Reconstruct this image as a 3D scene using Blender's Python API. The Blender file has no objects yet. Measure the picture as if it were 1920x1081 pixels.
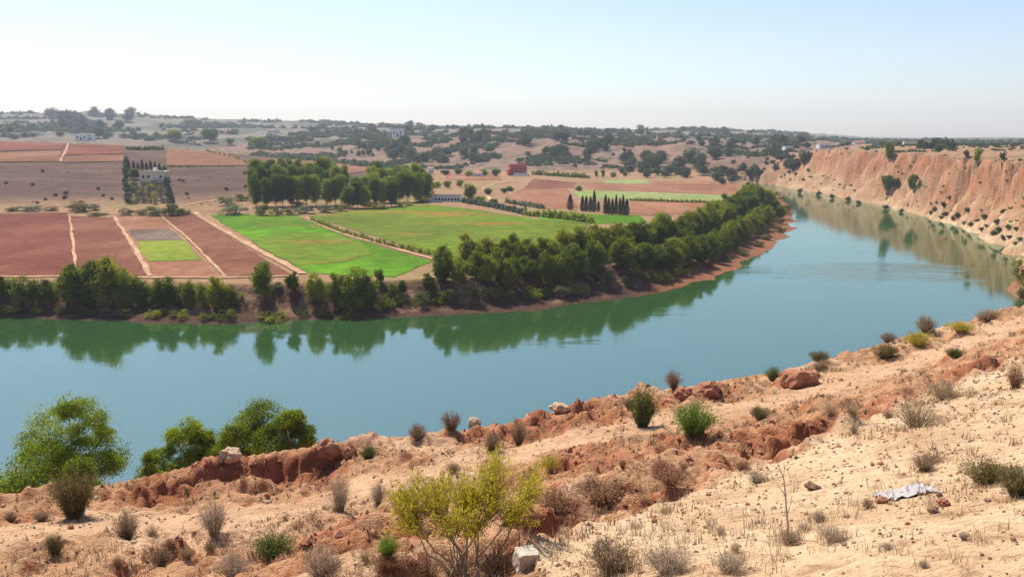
import bpy, bmesh, math, random
import numpy as np
R = math.radians
rng = np.random.default_rng(7)
random.seed(7)
sc = bpy.context.scene
COL = sc.collection

# ------------------------------------------------------------------ camera
PITCH = R(9.5); F = 1663.0; CAMZ = 40.0
def ray(u, v):
    cx = (u-960.0)/F; cy = -(v-540.5)/F
    return cx, math.cos(PITCH)+cy*math.sin(PITCH), -math.sin(PITCH)+cy*math.cos(PITCH)
def at(u, v, d):                      # a point of the place seen at (u,v), d metres deep
    a, b, c = ray(u, v)
    return (a*d, b*d, CAMZ+c*d)
def onwater(u, v):
    a, b, c = ray(u, v); t = -CAMZ/c
    return (a*t, b*t)
def project(p):
    x, y, z = p[0], p[1], p[2]-CAMZ
    d = y*math.cos(PITCH)-z*math.sin(PITCH); up = y*math.sin(PITCH)+z*math.cos(PITCH)
    return 960+F*x/d, 540.5-F*up/d, d
cam = bpy.data.cameras.new("camera"); camo = bpy.data.objects.new("camera", cam); COL.objects.link(camo)
camo.location = (0, 0, CAMZ); camo.rotation_euler = (math.pi/2-PITCH, 0, 0)
cam.sensor_width = 36; cam.lens = 36*F/1920; cam.clip_end = 30000; cam.clip_start = .1
sc.camera = camo

# ------------------------------------------------------------------ noise
def sstep(a, b, x):
    t = np.clip((x-a)/(b-a), 0, 1); return t*t*(3-2*t)
def perlin(x, y, seed=0):
    xi = np.floor(x).astype(np.int64); yi = np.floor(y).astype(np.int64)
    fx = x-xi; fy = y-yi
    def g(ix, iy, dx, dy):
        h = (ix*374761393+iy*668265263+seed*974634777) & 0x7fffffff
        h = ((h ^ (h >> 13))*1274126177) & 0x7fffffff
        a = ((h ^ (h >> 16)) & 4095)*(2*math.pi/4096)
        return np.cos(a)*dx+np.sin(a)*dy
    sx = fx*fx*fx*(fx*(fx*6-15)+10); sy = fy*fy*fy*(fy*(fy*6-15)+10)
    a = g(xi, yi, fx, fy); b = g(xi+1, yi, fx-1, fy); c = g(xi, yi+1, fx, fy-1); d = g(xi+1, yi+1, fx-1, fy-1)
    return 1.45*((a+(b-a)*sx)+((c+(d-c)*sx)-(a+(b-a)*sx))*sy)
def fbm(x, y, o=4, seed=0, g=.5):
    s = 0; a = 1
    for k in range(o):
        s = s+a*perlin(x*2**k+k*17.3, y*2**k-k*9.1, seed+k); a *= g
    return s
def ridged(x, y, o=3, seed=0):
    s = 0; a = 1
    for k in range(o):
        s = s+a*(1-np.abs(perlin(x*2**k+k*7.7, y*2**k+k*3.1, seed+k))*2); a *= .5
    return s

# ------------------------------------------------------------------ plan of the place
def seg_dist(px, py, line, closed=False):
    """distance to a polyline, and the third coordinate of its nearest point"""
    n = len(line); best = np.full(px.shape, 1e18); zz = np.zeros(px.shape)
    for i in range(n if closed else n-1):
        a = line[i]; b = line[(i+1) % n]
        dx, dy = b[0]-a[0], b[1]-a[1]; L = dx*dx+dy*dy+1e-9
        t = np.clip(((px-a[0])*dx+(py-a[1])*dy)/L, 0, 1)
        d = (px-a[0]-t*dx)**2+(py-a[1]-t*dy)**2
        m = d < best
        best = np.where(m, d, best)
        if len(a) > 2: zz = np.where(m, a[2]+t*(b[2]-a[2]), zz)
    return np.sqrt(best), zz
def inside(px, py, poly):
    r = np.zeros(px.shape, bool); n = len(poly)
    for i in range(n):
        x0, y0 = poly[i][:2]; x1, y1 = poly[(i+1) % n][:2]
        if y0 == y1: continue
        c = ((y0 > py) != (y1 > py)) & (px < (x1-x0)*(py-y0)/(y1-y0)+x0)
        r ^= c
    return r

left_shore = [(-900., 200.)]+[onwater(*p) for p in ((-300, 600), (0, 596), (150, 600), (300, 604), (440, 606), (560, 601), (700, 598), (850, 590), (1000, 580), (1120, 566),
    (1240, 546), (1330, 525), (1400, 498), (1450, 464), (1482, 430), (1489, 405), (1475, 380), (1458, 363), (1440, 353), (1400, 349))]
right_shore = [onwater(*p) for p in ((1390, 342), (1450, 346), (1500, 356), (1560, 367), (1650, 385), (1750, 410), (1830, 437), (1895, 470), (1912, 505), (1912, 545))]
right_shore += [(118., 195.), (96., 152.), (72., 118.), (50., 98.), (22., 84.), (0., 76.), (-25., 70.), (-60., 64.), (-130., 60.), (-900., 40.)]
river = left_shore+right_shore
rim_px = [(-700, 1010, 30), (-260, 960, 31), (0, 932, 32), (160, 915, 33), (300, 885, 34), (430, 858, 35.5), (570, 840, 37), (700, 826, 38.5), (790, 812, 39.5), (900, 800, 40.5), (1010, 775, 42), (1080, 756, 43), (1200, 742, 45),
          (1340, 714, 48), (1500, 690, 51), (1620, 652, 56), (1730, 622, 61), (1820, 600, 66), (1920, 574, 72)]
rim_near = [at(*p) for p in rim_px]
rim_far = [(62., 97., 27.5), (88., 128., 28.5), (118., 168., 29.), (152., 222., 30.), (192., 290., 31.)]
rim_far += [at(*p) for p in ((1990, 303, 345), (1900, 300, 392), (1800, 292, 470), (1720, 287, 545), (1640, 283, 630), (1560, 277, 730), (1500, 273, 820), (1440, 269, 900))]
rim = rim_near+rim_far
south_poly = [(-900., -300.), (-900., 20.)]+[p[:2] for p in rim]+[(420., 1000.), (3000., 1000.), (3000., -300.)]

# ground on the camera's side: a surface through known heights
ctl = [(0, 0, 38.3), (0, -12, 39), (-12, -6, 38), (14, -5, 39.2), (30, 0, 39.5), (-40, -10, 36), (60, 20, 39), (-90, 0, 34), (120, 60, 39), (0, -60, 40),
       (220, 200, 37), (400, 350, 36), (500, 600, 36), (800, 300, 38), (420, 780, 36), (700, 900, 37), (2500, 900, 40), (2500, 0, 42), (800, -200, 42), (-800, -200, 38), (-400, 0, 30), (-900, 10, 26)]
ctl += rim
ctl += [at(*p) for p in (
    (0, 1081, 20), (400, 1081, 16.5), (800, 1081, 13), (985, 1055, 12.2), (1300, 1081, 10), (1600, 1081, 9), (1900, 1081, 8), (1200, 1040, 12), (1500, 1000, 12),
    (1900, 950, 11), (1900, 850, 15), (1900, 760, 22), (1900, 700, 31), (1900, 640, 46), (1700, 900, 14.5), (1700, 820, 19),
    (1000, 1030, 13.6), (1060, 1000, 14.8), (1250, 925, 18.2), (1450, 858, 21.8), (1600, 795, 26), (1700, 752, 30),
    (1000, 940, 19.5), (1180, 880, 23.5), (1400, 810, 29), (1600, 745, 36), (900, 975, 17.5),
    (1250, 820, 33), (1500, 745, 40), (1620, 705, 45), (1700, 680, 49), (1800, 650, 53), (1880, 622, 58), (1100, 800, 37),
    (0, 1000, 25.5), (300, 970, 27.5), (600, 930, 29.5), (450, 960, 27.5), (760, 905, 31.5), (950, 860, 34), (200, 1040, 21.5), (600, 1000, 22), (640, 955, 27), (750, 985, 20))]
C = np.array(ctl, float)
def warp(x, y):
    r = np.hypot(x, y)+1e-9; k = np.power(r+4, .45)/r; return x*k*3, y*k*3
wx, wy = warp(C[:, 0], C[:, 1])
D = np.hypot(wx[:, None]-wx[None], wy[:, None]-wy[None])
n = len(C)
A = np.zeros((n+3, n+3)); A[:n, :n] = D; A[:n, n] = 1; A[:n, n+1] = wx; A[:n, n+2] = wy; A[n:, :n] = A[:n, n:].T
A[:n, :n] -= np.eye(n)*.05
W = np.linalg.solve(A, np.concatenate([C[:, 2], np.zeros(3)]))
def south(x, y):
    X, Y = warp(x, y); s = W[n]+W[n+1]*X+W[n+2]*Y
    for i in range(n): s = s+W[i]*np.hypot(X-wx[i], Y-wy[i])
    return s

# the valley floor, the hills and the far bluffs
TY = [60, 400, 500, 600, 700, 850, 950, 1050, 1150, 1300, 1800, 2500, 3500, 7000]
TU = [-900, -400, 0, 240, 360, 480, 600, 720, 840, 960, 1100, 1200, 1330, 1440, 1520, 1650, 1900, 2900]
TZ = [[6, 6, 16, 27, 33, 38, 40, 41, 41, 40, 60, 95, 150, 150], [6, 6, 15, 26, 32, 38, 40, 41, 41, 40, 60, 95, 150, 150], [6, 6, 14, 23, 31, 38.5, 40.5, 40, 37, 33, 60, 97, 145, 140],
      [6, 6, 13, 22, 29, 35, 35, 32, 28, 28, 52, 92, 135, 130], [6, 6, 12, 20, 27, 31, 30, 26, 22, 28, 50, 84, 128, 124], [6, 6, 10, 17, 23, 26, 24, 20, 18, 30, 48, 76, 118, 116],
      [6, 6, 8, 12, 17, 19, 18, 16, 16, 34, 50, 72, 108, 105], [6, 6, 6, 7, 10, 12, 11, 10, 14, 40, 54, 72, 98, 98], [6, 6, 6, 6.3, 8, 8, 8, 9, 24, 45, 56, 68, 88, 90],
      [6, 6, 6, 6, 6.5, 7, 8, 22, 40, 46, 58, 68, 82, 84], [6, 6, 6, 6, 6, 7, 9, 26, 42, 44, 54, 64, 78, 80], [6, 6, 6, 6, 6, 7, 10, 28, 40, 43, 52, 62, 76, 78],
      [6, 6, 6, 6, 6, 7, 16, 32, 40, 42, 50, 58, 72, 74], [6, 6, 6, 6, 6, 12, 28, 36, 39, 40, 44, 52, 64, 66], [6, 6, 6, 6, 8, 24, 34, 37, 38, 39, 42, 45, 54, 56],
      [6, 6, 8, 20, 30, 34, 35, 36, 36, 36, 37, 39, 43, 46], [6, 33, 33, 34, 35, 35, 36, 36, 36, 36, 37, 38, 40, 42], [33, 34, 34, 35, 35, 36, 36, 37, 37, 38, 38, 39, 40, 42]]
TZ = np.array(TZ, float)
TL = np.log(np.array(TY, float)); TU = np.array(TU, float)
gu = np.linspace(-900, 2900, 381); gl = np.linspace(TL[0], TL[-1], 240)
tmp = np.array([np.interp(gl, TL, row) for row in TZ])
TAB = np.array([np.interp(gu, TU, tmp[:, j]) for j in range(len(gl))]).T
for _ in range(3):
    P_ = np.pad(TAB, 4, mode='edge')
    TAB = sum(P_[4+i:4+i+TAB.shape[0], 4:-4] for i in range(-4, 5))/9
    P_ = np.pad(TAB, 2, mode='edge'); TAB = sum(P_[2:-2, 2+i:2+i+TAB.shape[1]] for i in range(-2, 3))/5
def north(x, y):
    u = np.clip(960+1640*x/np.maximum(y, 30), -900, 2900); l = np.log(np.clip(y, 61, 6999))
    a = (u+900)/10; b = (l-gl[0])/(gl[1]-gl[0])
    i = np.clip(a.astype(int), 0, 379); j = np.clip(b.astype(int), 0, 238); fa = a-i; fb = b-j
    return (TAB[i, j]*(1-fa)+TAB[i+1, j]*fa)*(1-fb)+(TAB[i, j+1]*(1-fa)+TAB[i+1, j+1]*fa)*fb

spur = [at(*p) for p in ((985, 1035, 13.2), (1060, 1000, 14.8), (1250, 925, 18.2), (1450, 858, 21.8), (1600, 795, 26), (1700, 752, 30), (1800, 715, 34), (1960, 690, 38))]
cream_poly = [p[:2] for p in spur]+[(60, 30), (60, -20), (-4, -20), (-1, 5), (0.5, 10.5)]
track = [at(*p) for p in ((-100, 1010, 24.5), (0, 1000, 25.5), (300, 972, 27.5), (450, 955, 28), (600, 930, 29.5), (760, 905, 31.5), (950, 860, 34), (1100, 822, 35.5), (1250, 790, 37), (1400, 765, 38.5), (1500, 745, 40), (1620, 705, 45), (1700, 680, 49), (1800, 650, 53), (1880, 622, 58), (1960, 600, 64))]
red_spots = [at(*p)+(r,) for p, r in (((450, 880, 34.5), 2.2), ((560, 862, 35.5), 1.6), ((300, 915, 32.5), 1.6), ((612, 845, 36), 1.2), ((1100, 790, 39), 2.0), ((1000, 790, 39.5), 2.2), ((1320, 735, 44), 1.6), ((1230, 760, 42), 1.3),
    ((1150, 835, 31), 1.5), ((1100, 875, 26.5), 1.6), ((1280, 850, 28), 1.1), ((1420, 825, 27.5), 2.0), ((1520, 800, 29), 2.0), ((1350, 870, 24), 1.0), ((1220, 935, 19.5), .7), ((1660, 770, 30.5), 1.5), ((1500, 710, 46), 1.6),
    ((660, 1000, 21.5), 1.4), ((780, 1000, 18.5), 1.0), ((560, 1030, 20), 1.1), ((650, 1065, 17), 1.2), ((1060, 940, 18.5), 1.1), ((1830, 700, 38), 2), ((1900, 690, 36), 2.2), ((340, 1030, 21.5), .8), ((1080, 760, 42), 1.4), ((880, 815, 39), 1.2), ((1180, 720, 46), 1.5), ((60, 965, 28.5), .9))]

clefts = []
for u_, d_, w_, l_, dep_ in ((1716, 552, 5, 20, 11), (1752, 515, 4, 16, 7), (1690, 580, 4, 16, 8), (1845, 440, 5, 17, 11), (1868, 415, 3, 12, 6), (1795, 478, 3.5, 15, 7), (1640, 632, 4, 18, 8), (1598, 680, 5, 18, 7), (1905, 388, 4, 14, 9), (1560, 735, 5, 18, 7), (1665, 605, 3, 14, 6), (1775, 495, 2.5, 13, 6), (1820, 458, 2.5, 12, 6)):
    a_, b_, c_ = ray(u_, 292); px_, py_ = a_*d_, b_*d_
    i_ = min(range(len(rim)-1), key=lambda i: (rim[i][0]+rim[i+1][0]-2*px_)**2+(rim[i][1]+rim[i+1][1]-2*py_)**2)
    tx_, ty_ = rim[i_+1][0]-rim[i_][0], rim[i_+1][1]-rim[i_][1]; q_ = math.hypot(tx_, ty_); clefts.append((px_-ty_/q_*4, py_+tx_/q_*4, tx_/q_, ty_/q_, w_, l_, dep_))
def height(x, y, near=False):
    """height of the ground; near adds the small lumps one sees at the feet"""
    x = np.asarray(x, float); y = np.asarray(y, float)
    dist = np.hypot(x, y)
    wamp = np.clip((dist-90)/200, 0, 1)*3.5+.3
    qx = x+wamp*fbm(x/22, y/22, 3, 31); qy = y+wamp*fbm(x/22, y/22, 3, 41)
    inr = inside(qx, qy, river)
    dl, _ = seg_dist(qx, qy, left_shore); dr, _ = seg_dist(qx, qy, right_shore)
    # north and west of the river
    zt = north(x, y)
    bw_ = 1+.35*perlin(x/28, y/28, 5); d2 = dl/bw_
    bank = np.where(d2 < 8, d2*.15, 1.2+np.clip(d2-8, 0, 7)/7*4.8)+.5*fbm(x/6, y/6, 3, 15)*np.clip(dl/5, 0, 1)*sstep(22, 14, dl)
    spit = sstep(1150, 1330, 960+1640*x/np.maximum(y, 50))*sstep(800, 500, y)
    bank = bank*(1-spit)+spit*np.where(dl < 14, dl*.10, 1.4+np.clip(dl-14, 0, 12)/12*4.6)
    rough = sstep(7.5, 14, zt)
    gully = ridged(x/70, y/150, 3, 3)
    hill = zt-rough*np.clip((zt-7)/30, 0, 1)*np.clip((y-880)/100, 0, 1)*np.clip((1900-y)/500, 0, 1)*(gully*4.5+1)
    hill = hill+np.clip((y-1250)/1500, 0, 1)*fbm(x/420, y/420, 4, 8)*13
    hill = hill+rough*fbm(x/40, y/40, 4, 12)*.5
    zn = np.minimum(hill, np.where(dl < 60, bank+np.clip(dl-24, 0, 99)*.8, hill))
    # south and east
    ins = inside(qx, qy, south_poly)
    de, zr = seg_dist(qx, qy, rim)
    zs = south(x, y)
    far = np.clip((dist-110)/150, 0, 1)
    g1 = ridged(x/44+.9*fbm(x/38, y/38, 3, 4), y/44+.9*fbm(x/33, y/33, 3, 5), 4, 21)
    zs = zs+far*fbm(x/60, y/60, 3, 14)*1.0
    if near:
        cr = np.where(inside(x, y, cream_poly), 1., 0.)
        dsp, _ = seg_dist(x, y, spur)
        crs = np.where(cr > 0, sstep(0, .7, dsp), 0)
        dt, _ = seg_dist(x, y, track)
        pth = 1-sstep(1.0, 2.6, dt+.7*fbm(x/3, y/3, 3, 77))
        smooth = np.maximum(crs, pth)
        l1 = fbm(x/5, y/5, 4, 51)*.38; l2 = np.abs(fbm(x/2.1, y/2.1, 4, 52))*.5-.15; l3 = fbm(x/.6, y/.6, 4, 53)*.10
        rd = np.zeros(x.shape)
        for sx_, sy_, sz_, sr_ in red_spots:
            rd = np.maximum(rd, np.exp(-((x-sx_)**2+(y-sy_)**2)/(sr_*sr_)))
        lump = np.abs(fbm(x/1.9+3, y/1.9, 3, 61))
        zs = zs+(1-smooth)*(l1+l2+l3)+smooth*(fbm(x/4, y/4, 3, 54)*.08+fbm(x/.6, y/.6, 3, 55)*.022)
        zs = zs+rd*(lump*.75-.2)*(1-pth*.8)
        zs = zs+np.clip(rd*1.3, 0, 1)*(1-smooth*.8)*(.07*np.sin(zs*2*math.pi/.34+2*fbm(x/2, y/2, 2, 66))-.10*np.abs(fbm(x/.8, y/.8, 3, 67)))
        # the rise along the spur's edge and the gully beyond it
        zs = zs-np.where(cr > 0, 0, np.exp(-((dsp-1.3)/1.0)**2)*.55*(1+.5*perlin(x/2, y/2, 9)))
        # the little cut wall along the rim
        uu = 960+F*x/np.maximum(y, 1)
        wl = sstep(140, 260, uu)*sstep(700, 590, uu)
        w2 = .35+.65*wl
        wall = w2*(.3+.75*wl)*(1+.35*fbm(x/3, y/3, 2, 64))*sstep(115, 90, dist)
        zs = zs-np.where(ins, sstep(.6, 1.15, de+.45*fbm(x/1.6, y/1.6, 4, 63))*np.exp(-de/4.5)*wall, 0)
    k = dr/(dr+de+1e-6)
    gk = np.clip(g1-.2, -.5, 2)*far
    kk = np.clip(k, 0, 1)
    prof = np.where(kk < .62, kk*1.02, np.where(kk < .70, .632+(kk-.62)*.6, .68+(kk-.70)*1.067))
    sh_ = .16*fbm(x/46, y/46, 3, 74)
    prof = kk*(1-far)+far*(.84*prof+.16*sstep(.58+sh_, .86+sh_, kk))
    al_ = x*.5-y*.86
    prof = prof*(1+far*.20*fbm(al_/55, prof*1.2, 3, 75)*np.sin(np.clip(kk, 0, 1)*math.pi))
    zb = zr*np.clip(prof-far*.055*gk*np.sin(np.clip(kk, 0, 1)*math.pi), 0, 1.02)
    zb = zb+far*(fbm(x/9, y/9, 4, 71)*.7+fbm(x/30, y/30, 4, 73)*1.1)*np.minimum(1, dr/12)*np.minimum(1, .35+de/12)
    zb = zb+far*.85*np.sin(zb*2*math.pi/6.5+4*fbm(x/55, y/55, 3, 76))*np.clip(zb/5, 0, 1)
    if near: zb = zb+(fbm(x/4, y/4, 4, 72)*.6)*np.minimum(1, dr/6)*np.minimum(1, de/2)
    zsouth = np.where(ins, zs-far*np.clip(gk, 0, 2)*1.6*np.exp(-de/10), zb)
    for px_, py_, tx_, ty_, w_, l_, dep_ in clefts:
        ds_ = (qx-px_)*tx_+(qy-py_)*ty_; dn_ = -(qx-px_)*ty_+(qy-py_)*tx_; wob_ = 3*np.sin(dn_/6+px_)
        zsouth = zsouth-dep_*np.exp(-((ds_+wob_)/(w_*(1+.02*(dn_+10))))**2-(np.maximum(np.abs(dn_)-4, 0)/l_)**2)*np.clip(zsouth/12, 0, 1)
    right = ins | (dr < dl)
    mixn = sstep(740, 900, y)
    zright = zsouth*(1-mixn)+np.maximum(hill, 1)*mixn
    z = np.where(right, zright, zn)
    return np.where(inr, -np.minimum(3., .25*np.minimum(dl, dr)+.05), z)

# ------------------------------------------------------------------ materials
def new_mat(name):
    m = bpy.data.materials.new(name); m.use_nodes = True
    nt = m.node_tree; nt.nodes.clear()
    return m, nt, nt.nodes, nt.links
def srgb(r, g, b):
    f = lambda c: (c/12.92 if c <= .04045 else ((c+.055)/1.055)**2.4)
    return (f(r/255), f(g/255), f(b/255))
def N(nodes, t, **kw):
    nd = nodes.new(t)
    for k, v in kw.items():
        if k in nd.inputs: nd.inputs[k].default_value = v
        else: setattr(nd, k, v)
    return nd
def mixc(nt, fac, a, b, blend='MIX'):
    m = nt.nodes.new('ShaderNodeMix'); m.data_type = 'RGBA'; m.blend_type = blend
    for s, v in ((0, fac), (6, a), (7, b)):
        if hasattr(v, 'is_linked') or hasattr(v, 'links'): nt.links.new(v, m.inputs[s])
        elif isinstance(v, (tuple, list)): m.inputs[s].default_value = tuple(v)+((1,) if len(v) == 3 else ())
        else: m.inputs[s].default_value = v
    return m.outputs[2]
def noise(nt, vec, scale, detail=4, rough=.55, stretch=None):
    nd = N(nt.nodes, 'ShaderNodeTexNoise'); nd.inputs['Scale'].default_value = scale; nd.inputs['Detail'].default_value = detail; nd.inputs['Roughness'].default_value = rough
    if stretch:
        mp = N(nt.nodes, 'ShaderNodeMapping'); mp.inputs['Scale'].default_value = stretch[0]; mp.inputs['Rotation'].default_value = stretch[1]
        nt.links.new(vec, mp.inputs['Vector']); vec = mp.outputs[0]
    nt.links.new(vec, nd.inputs['Vector']); return nd.outputs['Fac']
def ramp(nt, fac, stops):
    r = N(nt.nodes, 'ShaderNodeValToRGB'); e = r.color_ramp.elements
    while len(e) < len(stops): e.new(.5)
    for el, (p, c) in zip(e, stops): el.position = p; el.color = (c, c, c, 1) if isinstance(c, (int, float)) else tuple(c)+(1,)
    nt.links.new(fac, r.inputs[0]); return r.outputs[0]
def finish(nt, color, rough=.9, bump=None, spec=.15, translucent=0):
    b = N(nt.nodes, 'ShaderNodeBsdfPrincipled'); o = N(nt.nodes, 'ShaderNodeOutputMaterial')
    if isinstance(color, (tuple, list)): b.inputs['Base Color'].default_value = tuple(color)+(1,)
    else: nt.links.new(color, b.inputs['Base Color'])
    b.inputs['Roughness'].default_value = rough; b.inputs['Specular IOR Level'].default_value = spec
    if bump is not None:
        bp = N(nt.nodes, 'ShaderNodeBump'); bp.inputs['Strength'].default_value = bump[1]; bp.inputs['Distance'].default_value = bump[2]
        nt.links.new(bump[0], bp.inputs['Height']); nt.links.new(bp.outputs[0], b.inputs['Normal'])
    out = b.outputs[0]
    if translucent:
        t = N(nt.nodes, 'ShaderNodeBsdfTranslucent')
        if isinstance(color, (tuple, list)): t.inputs['Color'].default_value = tuple(color)+(1,)
        else: nt.links.new(color, t.inputs['Color'])
        mx = N(nt.nodes, 'ShaderNodeMixShader'); mx.inputs[0].default_value = translucent
        nt.links.new(out, mx.inputs[1]); nt.links.new(t.outputs[0], mx.inputs[2]); out = mx.outputs[0]
    nt.links.new(out, o.inputs['Surface'])
def geo(nt): return N(nt.nodes, 'ShaderNodeNewGeometry').outputs['Position']
def attr(nt, name):
    a = N(nt.nodes, 'ShaderNodeAttribute'); a.attribute_name = name; return a

def soil_mat(name, scale, bumpd, contrast=.5):
    """soil whose kind comes from the mesh (sand, red earth, rubble), with grain, dark crumbs and a rough surface"""
    m, nt, nd, lk = new_mat(name)
    p = geo(nt); a = attr(nt, 'soil').outputs['Color']
    n1 = noise(nt, p, scale*.35, 6, .6); n2 = noise(nt, p, scale*2.2, 5, .65); n3 = noise(nt, p, scale*9, 4, .7)
    c = mixc(nt, .9*contrast, a, ramp(nt, n1, [(.3, (.74, .66, .6)), (.52, (1, 1, 1)), (.75, (1.16, 1.15, 1.14))]), 'MULTIPLY')
    c = mixc(nt, contrast, c, ramp(nt, n2, [(.32, (.58, .5, .45)), (.47, (1, 1, 1)), (.8, (1.15, 1.13, 1.1))]), 'MULTIPLY')
    c = mixc(nt, .55*contrast, c, ramp(nt, n3, [(.35, (.4, .34, .3)), (.5, (1, 1, 1))]), 'MULTIPLY')
    ad = N(nd, 'ShaderNodeMath', operation='ADD'); lk.new(n2, ad.inputs[0]); lk.new(n3, ad.inputs[1])
    finish(nt, c, .95, (ad.outputs[0], .9, bumpd), .1)
    return m
M = {}
M['near_soil'] = soil_mat('near_soil', 1.1, .16, .9)
M['far_soil'] = soil_mat('far_soil', .09, .9, .7)

def field_mat(name, c1, c2, c3=None, rows=None, scale=.05, bump=.15, patch=(.42, .62)):
    m, nt, nd, lk = new_mat(name); p = geo(nt)
    n1 = noise(nt, p, scale, 5, .6, ((1, .45, 1), (0, 0, 0))); n2 = noise(nt, p, scale*7, 4, .6)
    c = mixc(nt, ramp(nt, n1, [(patch[0], 0.), (patch[1], 1.)]), c1, c2)
    if c3: c = mixc(nt, ramp(nt, noise(nt, p, scale*.8, 4, .7, ((.6, 1.6, 1), (0, 0, .4))), [(.55, 0.), (.68, 1.)]), c, c3)
    c = mixc(nt, .75, c, ramp(nt, n2, [(.3, (.6, .56, .53)), (.6, (1.12, 1.12, 1.12))]), 'MULTIPLY')
    c = mixc(nt, .6, c, ramp(nt, noise(nt, p, .012, 5, .65), [(.35, (.72, .68, .64)), (.6, (1.1, 1.08, 1.05))]), 'MULTIPLY')
    if rows:
        mp = N(nd, 'ShaderNodeMapping'); mp.inputs['Rotation'].default_value = (0, 0, rows[1]); lk.new(p, mp.inputs['Vector'])
        w = N(nd, 'ShaderNodeTexWave'); w.inputs['Scale'].default_value = rows[0]; w.inputs['Distortion'].default_value = 1.5; w.inputs['Detail'].default_value = 2; w.inputs['Detail Scale'].default_value = .6
        lk.new(mp.outputs[0], w.inputs['Vector'])
        c = mixc(nt, rows[2], c, ramp(nt, w.outputs['Fac'], [(.2, (.55, .5, .48)), (.6, (1, 1, 1))]), 'MULTIPLY')
    finish(nt, c, .95, (n2, .6, bump), .05)
    return m
M['plowed_red'] = field_mat('plowed_red', (.165, .052, .034), (.225, .082, .052), rows=(.11, .15, .55))
M['plowed_brown'] = field_mat('plowed_brown', (.175, .066, .04), (.235, .105, .064), rows=(.10, 1.75, .5))
M['plowed_tan'] = field_mat('plowed_tan', (.26, .12, .068), (.33, .17, .10), rows=(.09, 1.3, .4))
M['grey_plot'] = field_mat('grey_plot', (.13, .085, .06), (.2, .15, .12), rows=(.12, .1, .7))
M['hill_red'] = field_mat('hill_red', (.18, .06, .037), (.24, .09, .054), rows=(.04, .1, .4), scale=.02)
M['hill_tan'] = field_mat('hill_tan', (.21, .097, .056), (.27, .135, .08), rows=(.04, .2, .35), scale=.02)
M['crop_green'] = field_mat('crop_green', (.075, .19, .006), (.125, .29, .008), (.17, .155, .02), rows=(.075, 1.45, .4), scale=.035)
M['crop_olive'] = field_mat('crop_olive', (.12, .17, .014), (.13, .22, .012), (.27, .16, .035), rows=(.06, 1.3, .35), scale=.03, patch=(.42, .58))
M['plot_green'] = field_mat('plot_green', (.15, .22, .02), (.22, .27, .03), rows=(.12, .2, .5))
M['strip_green'] = field_mat('strip_green', (.22, .28, .09), (.27, .31, .12), scale=.03)
M['path'] = field_mat('path', (.40, .24, .145), (.52, .34, .21), scale=.2, bump=.05)

def leaf_mat(name, dark, light, trans=.35, alt=None, hue=.12):
    m, nt, nd, lk = new_mat(name)
    t = attr(nt, 'tint').outputs['Fac']
    c = mixc(nt, t, dark, light)
    oi = N(nd, 'ShaderNodeObjectInfo')
    if alt: c = mixc(nt, ramp(nt, oi.outputs['Random'], [(.3, 0.), (1., .8)]), c, alt)
    hs = N(nd, 'ShaderNodeHueSaturation'); lk.new(c, hs.inputs['Color'])
    mr = N(nd, 'ShaderNodeMapRange'); mr.inputs['To Min'].default_value = 1-hue*2; mr.inputs['To Max'].default_value = 1+hue*2
    lk.new(oi.outputs['Random'], mr.inputs['Value']); lk.new(mr.outputs[0], hs.inputs['Value'])
    finish(nt, hs.outputs[0], .75, None, .12, trans)
    return m
def bark_mat(name, c1, c2):
    m, nt, nd, lk = new_mat(name); p = geo(nt)
    n1 = noise(nt, p, 3, 5, .6, ((2, 2, .5), (0, 0, 0)))
    finish(nt, mixc(nt, n1, c1, c2), .9, (n1, .5, .03), .1)
    return m
M['bark'] = bark_mat('bark', (.16, .12, .09), (.3, .25, .2)); M['pale_bark'] = bark_mat('pale_bark', (.3, .25, .2), (.48, .42, .36)); M['twig'] = bark_mat('twig', (.13, .085, .06), (.22, .15, .11))
M['straw_twig'] = bark_mat('straw_twig', (.28, .2, .13), (.4, .3, .2))
M['leaf_bank'] = leaf_mat('leaf_bank', (.06, .10, .009), (.27, .335, .014), .5, (.25, .24, .02), .18)
M['leaf_wood'] = leaf_mat('leaf_wood', (.065, .125, .012), (.23, .32, .016), .5, (.25, .27, .02), .18)
M['leaf_near'] = leaf_mat('leaf_near', (.08, .13, .010), (.33, .40, .02), .55)
M['leaf_far'] = leaf_mat('leaf_far', (.055, .085, .03), (.12, .15, .05), .25, (.09, .1, .04))
M['leaf_cypress'] = leaf_mat('leaf_cypress', (.025, .04, .02), (.045, .065, .03), .1)
M['leaf_grey'] = leaf_mat('leaf_grey', (.1, .13, .08), (.19, .22, .14), .3, (.15, .17, .06))
M['leaf_olive'] = leaf_mat('leaf_olive', (.15, .12, .045), (.27, .22, .08), .35)
M['leaf_brown'] = leaf_mat('leaf_brown', (.24, .16, .09), (.42, .30, .18), .3)
M['leaf_greydry'] = leaf_mat('leaf_greydry', (.30, .22, .15), (.48, .38, .28), .3)
M['leaf_lime'] = leaf_mat('leaf_lime', (.28, .25, .02), (.56, .48, .03), .45)
M['leaf_bright'] = leaf_mat('leaf_bright', (.11, .19, .02), (.22, .33, .04), .45)
M['leaf_green'] = leaf_mat('leaf_green', (.09, .12, .025), (.16, .19, .04), .4)
M['straw'] = leaf_mat('straw', (.34, .22, .12), (.55, .42, .26), .35)
M['rust'] = leaf_mat('rust', (.26, .13, .065), (.40, .22, .12), .3)

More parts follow.
